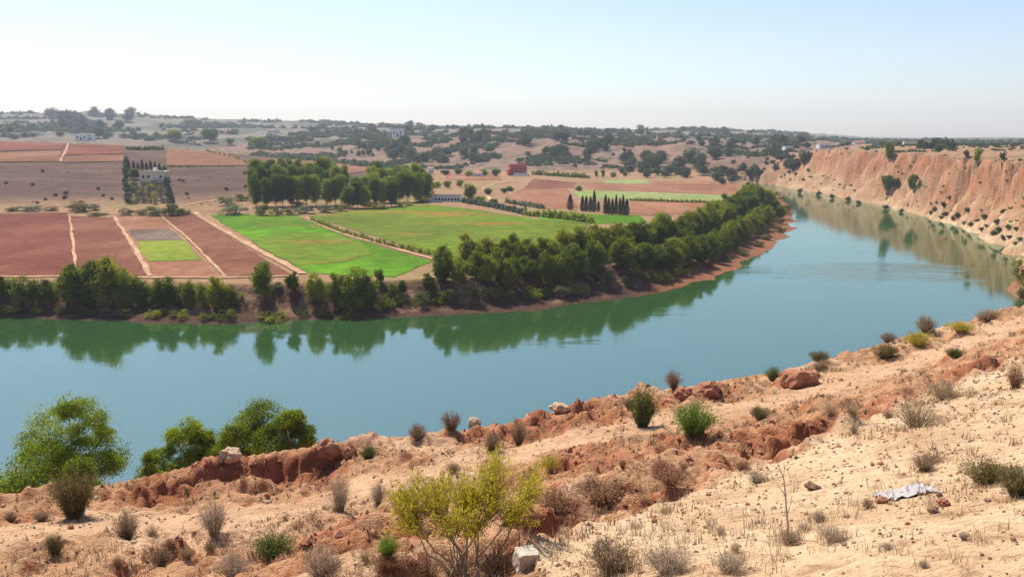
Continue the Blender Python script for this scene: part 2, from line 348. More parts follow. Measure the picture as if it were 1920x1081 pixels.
def plain_mat(name, c1, c2, scale=2., rough=.8, bump=.02):
    m, nt, nd, lk = new_mat(name); p = geo(nt); n1 = noise(nt, p, scale, 5, .65)
    finish(nt, mixc(nt, ramp(nt, n1, [(.3, 0.), (.7, 1.)]), c1, c2), rough, (n1, .6, bump), .2)
    return m
M['stone_red'] = plain_mat('stone_red', (.26, .1, .055), (.42, .2, .12), 3, .95, .08)
M['stone_pale'] = plain_mat('stone_pale', (.40, .26, .165), (.56, .40, .27), 3, .95, .06)
M['stone_dark'] = plain_mat('stone_dark', (.13, .075, .05), (.3, .18, .12), 4, .95, .04)
M['white_block'] = plain_mat('white_block', (.42, .34, .25), (.62, .54, .43), 9, .8, .02)
M['white_wall'] = plain_mat('white_wall', (.7, .68, .64), (.82, .8, .77), .4)
M['cream_wall'] = plain_mat('cream_wall', (.66, .53, .36), (.76, .63, .46), .4)
M['red_wall'] = plain_mat('red_wall', (.42, .075, .045), (.52, .11, .065), .3)
M['dark_open'] = plain_mat('dark_open', (.025, .022, .02), (.05, .045, .04), .5)
M['grey_roof'] = plain_mat('grey_roof', (.36, .34, .33), (.5, .47, .45), .4)
M['tile_roof'] = plain_mat('tile_roof', (.35, .14, .09), (.42, .19, .12), .6)
M['mud_wall'] = plain_mat('mud_wall', (.38, .25, .17), (.47, .33, .23), .3)
M['sheet_film'] = plain_mat('sheet_film', (.34, .31, .31), (.46, .43, .43), 9, .35, .01)
M['grey_net'] = plain_mat('grey_net', (.25, .27, .28), (.4, .42, .44), .4)

# water: a calm river over silty green depth
m, nt, nd, lk = new_mat('river_water'); p = geo(nt)
wv1 = noise(nt, p, .9, 3, .5, ((.35, 1., 1), (0, 0, .2))); wv2 = noise(nt, p, .11, 3, .5, ((.5, 1.3, 1), (0, 0, -.2)))
wmp = N(nd, 'ShaderNodeMapping'); wmp.vector_type = 'TEXTURE'; wq = onwater(1570, 508); wmp.inputs['Location'].default_value = (wq[0], wq[1], 0); wmp.inputs['Rotation'].default_value = (0, 0, .12); wmp.inputs['Scale'].default_value = (52, 26, 1)
wgr = N(nd, 'ShaderNodeTexGradient'); wgr.gradient_type = 'SPHERICAL'; lk.new(p, wmp.inputs['Vector']); lk.new(wmp.outputs[0], wgr.inputs[0])
wpn = noise(nt, p, .022, 4, .6, ((.45, 2.2, 1), (0, 0, .2)))
wad = N(nd, 'ShaderNodeMath', operation='MULTIPLY_ADD'); lk.new(wgr.outputs['Fac'], wad.inputs[0]); wad.inputs[1].default_value = .55; lk.new(wpn, wad.inputs[2])
patch = ramp(nt, wad.outputs[0], [(.60, 0.), (.82, 1.)])
ad = N(nd, 'ShaderNodeMath', operation='MULTIPLY_ADD'); lk.new(wv1, ad.inputs[0]); ad.inputs[1].default_value = .25; lk.new(wv2, ad.inputs[2])
bs = N(nd, 'ShaderNodeMath', operation='MULTIPLY_ADD'); lk.new(patch, bs.inputs[0]); bs.inputs[1].default_value = 1.1; bs.inputs[2].default_value = .07
bp = N(nd, 'ShaderNodeBump'); bp.inputs['Distance'].default_value = .3; lk.new(ad.outputs[0], bp.inputs['Height']); lk.new(bs.outputs[0], bp.inputs['Strength'])
df = N(nd, 'ShaderNodeBsdfDiffuse'); df.inputs['Color'].default_value = (.030, .080, .024, 1)
gl_ = N(nd, 'ShaderNodeBsdfGlossy'); gl_.inputs['Color'].default_value = (.87, 1, 1, 1); gl_.inputs['Roughness'].default_value = .06; lk.new(bp.outputs[0], gl_.inputs['Normal'])
fr = N(nd, 'ShaderNodeFresnel'); fr.inputs['IOR'].default_value = 3.8; lk.new(bp.outputs[0], fr.inputs['Normal'])
mx = N(nd, 'ShaderNodeMixShader'); lk.new(fr.outputs[0], mx.inputs[0]); lk.new(df.outputs[0], mx.inputs[1]); lk.new(gl_.outputs[0], mx.inputs[2])
o = N(nd, 'ShaderNodeOutputMaterial'); lk.new(mx.outputs[0], o.inputs['Surface']); M['water'] = m

# ------------------------------------------------------------------ object helpers
def mesh_np(name, verts, faces, mat, parent=None, smooth=True, attrs=None, mats=None, matidx=None):
    me = bpy.data.meshes.new(name); verts = np.asarray(verts, np.float32); faces = np.asarray(faces, np.int32)
    k = faces.shape[1]
    me.vertices.add(len(verts)); me.vertices.foreach_set('co', verts.ravel())
    me.loops.add(faces.size); me.loops.foreach_set('vertex_index', faces.ravel())
    me.polygons.add(len(faces)); me.polygons.foreach_set('loop_start', np.arange(0, faces.size, k, dtype=np.int32))
    for mm in (mats or [mat]): me.materials.append(mm)
    if matidx is not None: me.polygons.foreach_set('material_index', np.asarray(matidx, np.int32))
    me.polygons.foreach_set('use_smooth', np.full(len(faces), smooth))
    for nm, arr in (attrs or {}).items():
        if arr.ndim == 1:
            a = me.attributes.new(nm, 'FLOAT', 'POINT'); a.data.foreach_set('value', arr.astype(np.float32))
        else:
            a = me.attributes.new(nm, 'FLOAT_COLOR', 'POINT'); q = np.ones((len(arr), 4), np.float32); q[:, :3] = arr; a.data.foreach_set('color', q.ravel())
    me.update(calc_edges=True); me.validate()
    return me
def link(name, me, parent=None):
    o = bpy.data.objects.new(name, me); COL.objects.link(o)
    if parent is not None: o.parent = parent
    return o
def tag(o, label=None, cat=None, group=None, kind=None):
    if label: o['label'] = label
    if cat: o['category'] = cat
    if group: o['group'] = group
    if kind: o['kind'] = kind
    return o
def empty(name, loc=(0, 0, 0), rz=0., sc_=(1, 1, 1)):
    o = bpy.data.objects.new(name, None); COL.objects.link(o); o.location = loc; o.rotation_euler = (0, 0, rz); o.scale = sc_; o.empty_display_size = .2
    return o

# ------------------------------------------------------------------ ground
def wedge(y0, y1, ratio, t0, t1, nt_):
    ny = int(math.log((y1+25)/(y0+25))/math.log(1+ratio))+1
    ys = (y0+25)*np.exp(np.linspace(0, math.log((y1+25)/(y0+25)), ny))
    ts = np.linspace(t0, t1, nt_)
    X = ys[:, None]*ts[None]; Y = np.repeat((ys-25)[:, None], nt_, 1)
    return X, Y, ys, ts
def grid_faces(ny, nx):
    i = (np.arange(ny-1)[:, None]*nx+np.arange(nx-1)[None]).ravel()
    return np.stack([i, i+1, i+1+nx, i+nx], 1)
def slope_of(X, Y, Z):
    dzy = np.gradient(Z, axis=0)/np.maximum(np.gradient(Y, axis=0), 1e-6); dxx = np.gradient(X, axis=1); dzx = np.gradient(Z, axis=1)/np.maximum(dxx, 1e-6)
    return np.hypot(dzx, dzy)
def mix3(a, b, t): return a*(1-t[..., None])+np.array(b)*t[..., None]

NX, NY_, nys, nts = wedge(-9, 134, .0034, -.78, .72, 1000)
NZ = height(NX.ravel(), NY_.ravel(), True).reshape(NX.shape)
sl = slope_of(NX, NY_, NZ)
x, y = NX, NY_
dt, _ = seg_dist(x, y, track); pth = 1-sstep(.9, 2.6, dt+.7*fbm(x/3, y/3, 3, 77))
cr = inside(x, y, cream_poly); dsp, _ = seg_dist(x, y, spur); crs = np.where(cr, sstep(0, .5, dsp), 0)
rd = np.zeros(x.shape)
for a_, b_, c_, d_ in red_spots: rd = np.maximum(rd, np.exp(-((x-a_)**2+(y-b_)**2)/(d_*d_)))
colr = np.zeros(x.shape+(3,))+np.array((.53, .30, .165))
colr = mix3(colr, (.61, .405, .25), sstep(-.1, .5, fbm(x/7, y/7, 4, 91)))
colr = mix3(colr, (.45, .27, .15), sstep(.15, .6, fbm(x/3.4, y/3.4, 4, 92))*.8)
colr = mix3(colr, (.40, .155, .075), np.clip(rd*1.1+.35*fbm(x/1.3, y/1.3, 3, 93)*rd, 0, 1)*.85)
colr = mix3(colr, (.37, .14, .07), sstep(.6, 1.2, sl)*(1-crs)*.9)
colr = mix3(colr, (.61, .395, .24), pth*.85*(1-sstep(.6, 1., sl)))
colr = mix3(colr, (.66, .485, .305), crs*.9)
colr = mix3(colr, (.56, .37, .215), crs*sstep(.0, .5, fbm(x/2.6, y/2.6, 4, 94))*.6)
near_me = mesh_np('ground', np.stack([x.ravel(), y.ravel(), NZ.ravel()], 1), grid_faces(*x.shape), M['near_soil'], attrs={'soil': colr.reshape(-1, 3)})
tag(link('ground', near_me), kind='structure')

FX, FY, fys, fts = wedge(128, 6900, .0085, -.85, .80, 820)
FZ = height(FX.ravel(), FY.ravel()).reshape(FX.shape)
x, y = FX, FY; sl = slope_of(FX, FY, FZ); uu = 960+1640*x/y
dl, _ = seg_dist(x, y, left_shore); dr, _ = seg_dist(x, y, right_shore); de, _ = seg_dist(x, y, rim); ins = inside(x, y, south_poly)
colf = np.zeros(x.shape+(3,))+np.array((.33, .20, .11))
nz1 = fbm(x/40, y/40, 4, 101); nz2 = fbm(x/14, y/14, 4, 102)
colf = mix3(colf, (.26, .20, .08), sstep(0, .5, nz1)*.6)
hillm = sstep(8, 12, FZ)*sstep(300, 420, y)
colf = mix3(colf, (.105, .056, .043), hillm)
colf = mix3(colf, (.155, .088, .066), hillm*sstep(-.1, .5, fbm(x/60, y/18, 4, 103)))
colf = mix3(colf, (.12, .085, .055), hillm*sstep(.1, .55, fbm(x/16, y/6, 4, 104))*.65*sstep(980, 850, y))
bluff = sstep(880, 960, y)*sstep(1800, 1300, y)
colf = mix3(colf, (.27, .165, .12), bluff*.9)
colf = mix3(colf, (.085, .095, .05), bluff*sstep(0.0, .45, nz2*.8+.6*nz1)*.85)
colf = mix3(colf, (.22, .19, .14), sstep(1250, 1700, y)*.9)
colf = mix3(colf, (.075, .095, .06), sstep(1250, 1500, y)*sstep(-.05, .35, fbm(x/110, y/160, 5, 105))*.85)
# eroded banks of the far side
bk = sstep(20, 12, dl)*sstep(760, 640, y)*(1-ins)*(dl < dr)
colf = mix3(colf, (.085, .044, .03), bk)  # reddish-brown soil, its colour darkened further to paint in the bank's shade
colf = mix3(colf, (.36, .22, .14), bk*sstep(.1, .55, fbm(x/7, y/7, 4, 106))*sstep(.0, 8, dl)*.8)
colf = mix3(colf, (.30, .13, .065), bk*sstep(1180, 1280, uu)*.8)
# the right-hand cliffs: pale foot, tan middle, red top
al = x*.5-y*.86; st = fbm(al/70, FZ/3.2, 4, 120); st2 = fbm(al/22, FZ/7+y/60, 4, 121)
cl = np.where((~ins) & (dr < dl), 1., 0.)*sstep(930, 760, y)
k = dr/(dr+de+1e-6)+.16*st2
colf = mix3(colf, (.40, .25, .145), cl)
colf = mix3(colf, (.60, .47, .30), cl*sstep(.5, .1, k)*sstep(-.4, .3, st)*sstep(620, 380, y)*sstep(255, 310, y))
colf = mix3(colf, (.23, .10, .055), cl*sstep(285, 255, y)*.9)
colf = mix3(colf, (.38, .20, .11), cl*sstep(.2, .5, k)*sstep(-.3, .3, st2))
colf = mix3(colf, (.37, .155, .08), cl*sstep(.55, .85, k+.22*st)*.75)
colf = mix3(colf, (.34, .135, .07), cl*sstep(1.0, 2.0, sl)*.6)
colf = mix3(colf, (.24, .18, .09), cl*sstep(.1, .5, fbm(al/13, FZ/4+y/25, 4, 110))*.6)
colf = mix3(colf, (.50, .36, .22), cl*sstep(.15, .45, fbm(al/34, FZ/2.2, 4, 111))*.5)
pl = np.where(ins, 1., 0)
colf = mix3(colf, (.42, .25, .15), pl*.8)
colf = mix3(colf, (.22, .19, .1), pl*sstep(0, .5, nz1)*.6)
far_me = mesh_np('terrain', np.stack([x.ravel(), y.ravel(), FZ.ravel()], 1), grid_faces(*x.shape), M['far_soil'], attrs={'soil': colf.reshape(-1, 3)})
tag(link('terrain', far_me), kind='structure')

def lookup(X, Y, Z, ys, ts, px, py):
    b = np.log((py+25)/ys[0])/math.log(ys[1]/ys[0]); a = (px/(py+25)-ts[0])/(ts[1]-ts[0])
    i = np.clip(b.astype(int), 0, len(ys)-2); j = np.clip(a.astype(int), 0, len(ts)-2); fb = np.clip(b-i, 0, 1); fa = np.clip(a-j, 0, 1)
    return (Z[i, j]*(1-fa)+Z[i, j+1]*fa)*(1-fb)+(Z[i+1, j]*(1-fa)+Z[i+1, j+1]*fa)*fb
def gz(px, py):
    px = np.atleast_1d(np.asarray(px, float)); py = np.atleast_1d(np.asarray(py, float))
    return np.where(py < 131, lookup(NX, NY_, NZ, nys, nts, px, np.maximum(py, -8.9)), lookup(FX, FY, FZ, fys, fts, px, np.maximum(py, 128.1)))
MARCH = np.concatenate([np.exp(np.linspace(math.log(6), math.log(6800), 5200))])
def hit(u, v, dmin=0.):
    """the ground point seen at (u,v), or None where the sky is"""
    a, b, c = ray(u, v); d = MARCH[MARCH > dmin] if dmin else MARCH
    z = CAMZ+c*d; g = np.maximum(gz(a*d, b*d), 0.)
    k = np.nonzero(z <= g)[0]
    if len(k) == 0: return None
    k = k[0]
    if k == 0: return (a*d[0], b*d[0], g[0])
    e0 = z[k-1]-g[k-1]; e1 = z[k]-g[k]; t = d[k-1]+(d[k]-d[k-1])*e0/(e0-e1+1e-12)
    return (a*t, b*t, max(float(gz(a*t, b*t)[0]), 0.))

water_me = bpy.data.meshes.new('river')
wp = [(-950, 30), (900, 30), (900, 1000), (-950, 1000)]
bm = bmesh.new(); f_ = bm.faces.new([bm.verts.new((a, b, 0)) for a, b in wp]); bmesh.ops.triangulate(bm, faces=[f_])
bm.to_mesh(water_me); bm.free(); water_me.materials.append(M['water'])
tag(link('river', water_me), kind='structure')

# ------------------------------------------------------------------ light, sky, air
SUN_EL, SUN_AZ = R(50), R(-32)           # azimuth from the view direction, negative to the left
world = bpy.data.worlds.new("World"); sc.world = world; world.use_nodes = True
wn = world.node_tree; bg = wn.nodes['Background']
sky = wn.nodes.new('ShaderNodeTexSky'); sky.sky_type = 'NISHITA'; sky.sun_disc = False; sky.sun_elevation = SUN_EL; sky.sun_rotation = SUN_AZ
sky.air_density = 1.0; sky.dust_density = .6; sky.ozone_density = 2.0
wn.links.new(mixc(wn, 1., sky.outputs[0], (1, .965, 1.0), 'MULTIPLY'), bg.inputs[0]); bg.inputs[1].default_value = .105
sl_ = bpy.data.lights.new('sun', 'SUN'); sl_.energy = 5.0; sl_.angle = R(.53); sl_.color = (1, .91, .77)
so = bpy.data.objects.new('sun', sl_); COL.objects.link(so)
from mathutils import Vector
sd = Vector((math.sin(SUN_AZ)*math.cos(SUN_EL), math.cos(SUN_AZ)*math.cos(SUN_EL), math.sin(SUN_EL)))
so.rotation_euler = sd.to_track_quat('Z', 'Y').to_euler(); so.location = (0, 0, 300)
bm = bmesh.new(); bmesh.ops.create_cube(bm, size=1)
hz = bpy.data.meshes.new('haze'); bm.to_mesh(hz); bm.free()
hm, nt, nd, lk = new_mat('haze_air'); pv = N(nd, 'ShaderNodeVolumePrincipled'); pv.inputs['Color'].default_value = (.76, .84, 1, 1); pv.inputs['Density'].default_value = .00012; pv.inputs['Anisotropy'].default_value = .1
o = N(nd, 'ShaderNodeOutputMaterial'); lk.new(pv.outputs[0], o.inputs['Volume']); hz.materials.append(hm)
ho = link('haze', hz); ho.scale = (14000, 7400, 260); ho.location = (0, 3500, 125.5); tag(ho, kind='stuff')
# ------------------------------------------------------------------ fields and paths laid on the ground
def drape(name, pts, mat, off=.12, step=9., jit=.7):
    pl = [p[:2] for p in pts]
    bm = bmesh.new(); bm.faces.new([bm.verts.new((a, b, 0)) for a, b in pl])
    xs = [p[0] for p in pl]; ys = [p[1] for p in pl]
    for ax, lo, hi in ((0, min(xs), max(xs)), (1, min(ys), max(ys))):
        q = lo+step*.37
        while q < hi:
            nrm = (1, 0, 0) if ax == 0 else (0, 1, 0); co = (q, 0, 0) if ax == 0 else (0, q, 0)
            bmesh.ops.bisect_plane(bm, geom=bm.verts[:]+bm.edges[:]+bm.faces[:], plane_co=co, plane_no=nrm); q += step
    bmesh.ops.triangulate(bm, faces=bm.faces[:])
    bmesh.ops.recalc_face_normals(bm, faces=bm.faces[:])
    if sum(f.normal.z for f in bm.faces) < 0: bmesh.ops.reverse_faces(bm, faces=bm.faces[:])
    X = np.array([v.co.x for v in bm.verts]); Y = np.array([v.co.y for v in bm.verts])
    jx = jit*fbm(X/11, Y/11, 3, 201); jy = jit*fbm(X/11, Y/11, 3, 202); Z = gz(X+jx, Y+jy)+off
    for i, v in enumerate(bm.verts): v.co = (X[i]+jx[i], Y[i]+jy[i], Z[i])
    me = bpy.data.meshes.new(name); bm.to_mesh(me); bm.free(); me.materials.append(M[mat])
    return tag(link(name, me), kind='structure')
def pxpoly(ps): return [h for h in (hit(*p) for p in ps) if h is not None]
def field(ps, mat, off=.12, name='field', step=9.): return drape(name, pxpoly(ps), mat, off, step)
def ribbon(ps, w, mat='path', off=.26, name='path'):
    q = pxpoly(ps); L = []; Rr = []
    for i, p in enumerate(q):
        a = q[max(i-1, 0)]; b = q[min(i+1, len(q)-1)]; dx, dy = b[0]-a[0], b[1]-a[1]; l = math.hypot(dx, dy)+1e-9
        L.append((p[0]-dy/l*w/2, p[1]+dx/l*w/2)); Rr.append((p[0]+dy/l*w/2, p[1]-dx/l*w/2))
    V = []; Fc = []
    def cen(line):
        out = []
        for i in range(len(line)-1):
            n_ = max(2, int(math.dist(line[i], line[i+1])/5))
            out += [(line[i][0]+(line[i+1][0]-line[i][0])*k/n_, line[i][1]+(line[i+1][1]-line[i][1])*k/n_) for k in range(n_)]
        return out+[line[-1]]
    mid = cen([p[:2] for p in q]); X = []; Y = []
    for i, p in enumerate(mid):
        a = mid[max(i-1, 0)]; b = mid[min(i+1, len(mid)-1)]; dx, dy = b[0]-a[0], b[1]-a[1]; l = math.hypot(dx, dy)+1e-9
        ww = w*(.4+.35*random.random()); wob = .6*float(perlin(np.array([p[0]/14.]), np.array([p[1]/14.]), 207)[0])*min(1, w/2.5)
        for s in (-.5, 0, .5): X.append(p[0]-dy/l*(ww*s+wob)); Y.append(p[1]+dx/l*(ww*s+wob))
    X = np.array(X); Y = np.array(Y); Z = gz(X, Y)+off
    me = mesh_np(name, np.stack([X, Y, Z], 1), grid_faces(len(mid), 3)[:, ::-1], M[mat])
    return tag(link(name, me), kind='structure')
field([(-60, 402), (128, 400), (142, 517), (-60, 517)], 'plowed_red')
field([(131, 405), (212, 408), (279, 517), (146, 517)], 'plowed_brown')
field([(216, 406), (300, 404), (415, 519), (286, 519)], 'plowed_tan')
field([(304, 404), (362, 400), (548, 517), (428, 519)], 'plowed_brown')
field([(240, 431), (318, 430), (344, 450), (256, 452)], 'grey_plot', .22)
field([(256, 453), (345, 451), (378, 488), (276, 491)], 'plot_green', .22)
field([(394, 403), (470, 402), (556, 404), (650, 445), (812, 490), (740, 520), (578, 512)], 'crop_green')
field([(470, 452), (540, 438), (615, 436), (680, 458), (700, 476), (640, 492), (560, 498), (510, 478)], 'crop_olive', .2)
field([(580, 406), (700, 391), (800, 383), (900, 394), (1010, 412), (1110, 420), (1000, 470), (850, 500), (815, 477), (640, 424)], 'crop_olive')
field([(1020, 395), (1120, 402), (1200, 404), (1215, 418), (1120, 420), (1010, 411)], 'crop_green')
field([(1185, 377), (1385, 383), (1330, 398), (1215, 405), (1180, 400)], 'plowed_tan')
field([(950, 368), (1000, 345), (1062, 350), (1085, 390), (1010, 392)], 'plowed_tan')
field([(1000, 335), (1080, 342), (1075, 352), (980, 356)], 'plowed_brown', .2)
field([(1072, 359), (1110, 357), (1390, 367), (1390, 378), (1180, 374), (1090, 372)], 'strip_green')
field([(1085, 342), (1390, 347), (1415, 354), (1390, 366), (1110, 356)], 'plowed_tan')
field([(1130, 338), (1215, 337), (1215, 345), (1135, 344)], 'strip_green', .2)
field([(1220, 341), (1300, 338), (1380, 343), (1380, 347), (1220, 346)], 'plowed_tan', .2)
field([(830, 323), (930, 323), (940, 338), (840, 338)], 'plowed_tan')
field([(-40, 268), (128, 267), (116, 281), (-40, 286)], 'hill_red', .45, step=14)
field([(-40, 288), (115, 283), (112, 303), (-40, 305)], 'hill_tan', .45, step=14)
field([(133, 272), (232, 270), (232, 289), (118, 292)], 'hill_red', .45, step=14)
field([(118, 294), (232, 291), (232, 303), (116, 306)], 'hill_tan', .45, step=14)
field([(312, 284), (350, 281), (455, 300), (462, 311), (312, 311)], 'hill_tan', .45, step=14)
field([(470, 300), (620, 305), (700, 318), (640, 330), (480, 316)], 'hill_tan', .4, step=14)
ribbon([(130, 404), (138, 460), (143, 517)], 1.6)
ribbon([(214, 406), (245, 455), (283, 518)], 2.2)
ribbon([(302, 404), (350, 445), (423, 519)], 1.6)
ribbon([(365, 398), (440, 445), (568, 514)], 4.0)
ribbon([(-60, 400), (120, 398), (230, 402), (365, 396)], 3.4)
ribbon([(345, 386), (380, 379), (432, 373)], 4)
ribbon([(-60, 519), (140, 519), (290, 521), (430, 521), (560, 518)], 3.0)
ribbon([(572, 408), (640, 438), (815, 487)], 3.4)
ribbon([(905, 352), (915, 368), (925, 383)], 5)
ribbon([(905, 352), (925, 346), (975, 340)], 4)
ribbon([(112, 304), (124, 283), (140, 268)], 3, off=.6)

# ------------------------------------------------------------------ plants
def leafquads(P, Nn, L, Wd, rg, along=None):
    """one small pointed blade at each point"""
    n_ = len(P); r = rg.normal(size=(n_, 3))
    t = along if along is not None else r
    t = t-Nn*np.sum(t*Nn, 1, keepdims=True)*(0 if along is not None else 1); t /= np.linalg.norm(t, axis=1, keepdims=True)+1e-9
    b = np.cross(Nn, t); b /= np.linalg.norm(b, axis=1, keepdims=True)+1e-9
    L = np.broadcast_to(L, (n_,))[:, None]; Wd = np.broadcast_to(Wd, (n_,))[:, None]
    V = np.stack([P-t*L*.5, P+b*Wd*.5-t*L*.05, P+t*L*.5, P-b*Wd*.5-t*L*.05], 1).reshape(-1, 3)
    return V, np.arange(4*n_).reshape(-1, 4)
class Tubes:
    def __init__(s): s.V = []; s.F = []; s.n = 0
    def add(s, pts, radii, k=5):
        pts = np.asarray(pts, float); m_ = len(pts)
        for i in range(m_):
            d = pts[min(i+1, m_-1)]-pts[max(i-1, 0)]; d = d/(np.linalg.norm(d)+1e-9)
            a = np.cross(d, (.31, .95, .1) if abs(d[2]) > .8 else (0, 0, 1.)); a /= np.linalg.norm(a)+1e-9; b = np.cross(d, a)
            for q in range(k):
                w = 2*math.pi*q/k; s.V.append(pts[i]+(a*math.cos(w)+b*math.sin(w))*radii[i])
        for i in range(m_-1):
            for q in range(k):
                o_ = s.n+i*k; s.F.append((o_+q, o_+(q+1) % k, o_+k+(q+1) % k, o_+k+q))
        s.n += m_*k
    def mesh(s, name, mat): return mesh_np(name, s.V, s.F, mat)
def curve_pts(a, b, bend, rg, n_=5):
    a = np.array(a, float); b = np.array(b, float); o_ = rg.normal(size=3)*bend*np.linalg.norm(b-a)
    return [a+(b-a)*t+o_*math.sin(t*math.pi) for t in np.linspace(0, 1, n_)]
def crown_cloud(seed, cen, rad, nlobe, lobe_r, sub, per, leaf, mat, low=0., trunk=(.02, .32), bark='bark', aspect=.5, spread=.30, zbias=0., ar=1.):
    """a tree of height 1: trunk and limbs, and a crown of many small leaves in uneven lobes"""
    rg = np.random.default_rng(seed); P = []; Nn = []; T = []; lobes = []
    for i in range(nlobe):
        for _ in range(30):
            d = rg.normal(size=3); d /= np.linalg.norm(d); r = rg.uniform(.25, 1)**.5
            c = np.array(cen)+d*np.array(rad)*r
            if c[2] > low+lobe_r*.4/ar and all(np.linalg.norm((c-q[0])*(1, 1, ar)) > lobe_r*.75 for q in lobes): break
        lobes.append((c, lobe_r*rg.uniform(.65, 1.25)))
    for c, lr in lobes:
        lt = rg.uniform(-.18, .18)
        for j in range(sub):
            d = rg.normal(size=3); d /= np.linalg.norm(d); d[2] = d[2]*.9+zbias; sc_ = c+d*lr*np.array((1, 1, 1/ar))*rg.uniform(.55, 1.)
            m_ = int(per*rg.uniform(.6, 1.4)); p = sc_+rg.normal(size=(m_, 3))*lr*spread*np.array((1, 1, .8/ar))
            nn = (p-c)*(1, 1, ar)/lr*.8+np.array((0, 0, .35))+rg.normal(size=(m_, 3))*.7; nn /= np.linalg.norm(nn, axis=1, keepdims=True)+1e-9
            P.append(p); Nn.append(nn); T.append(np.clip(.45+lt+rg.uniform(-.25, .25)+rg.normal(size=m_)*.12, 0, 1))
    P = np.concatenate(P); Nn = np.concatenate(Nn); T = np.concatenate(T)
    k = P[:, 2] > low; P, Nn, T = P[k], Nn[k], T[k]
    V, Fc = leafquads(P, Nn, leaf*rg.uniform(.6, 1.4, len(P)), leaf*aspect*rg.uniform(.6, 1.4, len(P)), rg)
    pz = np.repeat(P[:, 2], 4); V[:, 2] = pz+(V[:, 2]-pz)/ar
    V[:, 2] -= max(0, V[:, 2].max()-1)
    cm = mesh_np('crown', V, Fc, M[mat], smooth=False, attrs={'tint': np.repeat(T, 4)})
    tb = Tubes(); top = np.array((rg.uniform(-.04, .04), rg.uniform(-.04, .04), trunk[1]))
    tb.add(curve_pts((0, 0, -.04), top, .04, rg), np.linspace(trunk[0], trunk[0]*.72, 5), 7)
    for c, lr in lobes:
        e = c-np.array((0, 0, lr*.3/ar)); s0 = top*rg.uniform(.7, 1.0)
        tb.add(curve_pts(s0, e, .10, rg), np.linspace(trunk[0]*.5, trunk[0]*.14, 5), 5)
        for q in range(3):
            d = rg.normal(size=3); d[2] = abs(d[2]); d /= np.linalg.norm(d)
            tb.add(curve_pts(e, e+d*lr*.8*np.array((1, 1, 1/ar)), .1, rg, 3), np.linspace(trunk[0]*.16, trunk[0]*.05, 3), 4)
    return [('trunk', tb.mesh('trunk', M[bark])), ('crown', cm)]
def merge_parts(name, parts):
    """one mesh of trunk and crown, for trees too far off to show their parts"""
    bm = bmesh.new(); mats = []
    V = []; Fc = []; T = []; mi = []; o_ = 0
    for i, (nm, me) in enumerate(parts):
        v = np.empty(len(me.vertices)*3, np.float32); me.vertices.foreach_get('co', v); v = v.reshape(-1, 3)
        f = np.empty(len(me.loops), np.int32); me.loops.foreach_get('vertex_index', f); f = f.reshape(-1, 4)
        t = np.zeros(len(v), np.float32)
        if 'tint' in me.attributes: me.attributes['tint'].data.foreach_get('value', t)
        V.append(v); Fc.append(f+o_); T.append(t); mi += [i]*len(f); o_ += len(v); mats.append(me.materials[0])
    bm.free()
    return mesh_np(name, np.concatenate(V), np.concatenate(Fc), None, smooth=False, attrs={'tint': np.concatenate(T)}, mats=mats, matidx=mi)
bank_p = [crown_cloud(100+i, (0, 0, .50), (.31, .31, .40), 17, .19, 16, 30, .060, 'leaf_bank', low=.02, trunk=(.022, .22), ar=1.2) for i in range(4)]
wood_p = [crown_cloud(120+i, (0, 0, .54), (.28, .28, .38), 20, .21, 16, 28, .065, 'leaf_wood', low=.05, trunk=(.025, .25), ar=1.8) for i in range(4)]
far_p = [merge_parts('far_tree', crown_cloud(140+i, (0, 0, .48), (.28, .28, .32), 9, .23, 9, 14, .13, 'leaf_far', low=.0, trunk=(.03, .3))) for i in range(4)]
mid_p = [merge_parts('mid_tree', crown_cloud(150+i, (0, 0, .52), (.31, .31, .32), 12, .21, 12, 20, .09, 'leaf_wood', low=.03, trunk=(.03, .3))) for i in range(3)]
scrub_p = [merge_parts('scrub', crown_cloud(160+i, (0, 0, .42), (.30, .30, .26), 9, .26, 9, 12, .13, 'leaf_far', low=.0, trunk=(.02, .2))) for i in range(3)]
bush_p = [crown_cloud(170+i, (0, 0, .45), (.36, .36, .36), 8, .24, 9, 16, .085, mt, low=0., trunk=(.02, .2)) for i, mt in enumerate(('leaf_bank', 'leaf_green', 'leaf_grey', 'leaf_olive'))]
cyp_p = []
for i in range(3):
    rg = np.random.default_rng(190+i); n_ = 2600
    z = rg.uniform(.03, 1, n_)**.9; prof = .42*np.clip(z/.12, 0, 1)**.6*np.clip((1-z)*1.25, 0, 1)**.62
    a = rg.uniform(0, 2*math.pi, n_); lump = 1+.25*np.sin(a*3+z*19+i)+.15*np.sin(a*5-z*33)
    r = prof*lump*rg.uniform(.6, 1, n_)
    P = np.stack([r*np.cos(a), r*np.sin(a), z], 1); Nn = np.stack([np.cos(a), np.sin(a), rg.normal(size=n_)*.4], 1)+rg.normal(size=(n_, 3))*.3
    Nn /= np.linalg.norm(Nn, axis=1, keepdims=True)
    V, Fc = leafquads(P, Nn, .05, .045, rg, np.tile((0, 0, 1.), (n_, 1))+rg.normal(size=(n_, 3))*.3)
    V[:, :2] *= 1
    tb = Tubes(); tb.add([(0, 0, -.03), (0, 0, .1), (0, 0, .6)], [.05, .04, .01], 6)
    cyp_p.append([('trunk', tb.mesh('trunk', M['bark'])), ('crown', mesh_np('crown', V, Fc, M['leaf_cypress'], smooth=False, attrs={'tint': np.repeat(rg.uniform(0, 1, n_), 4)}))])

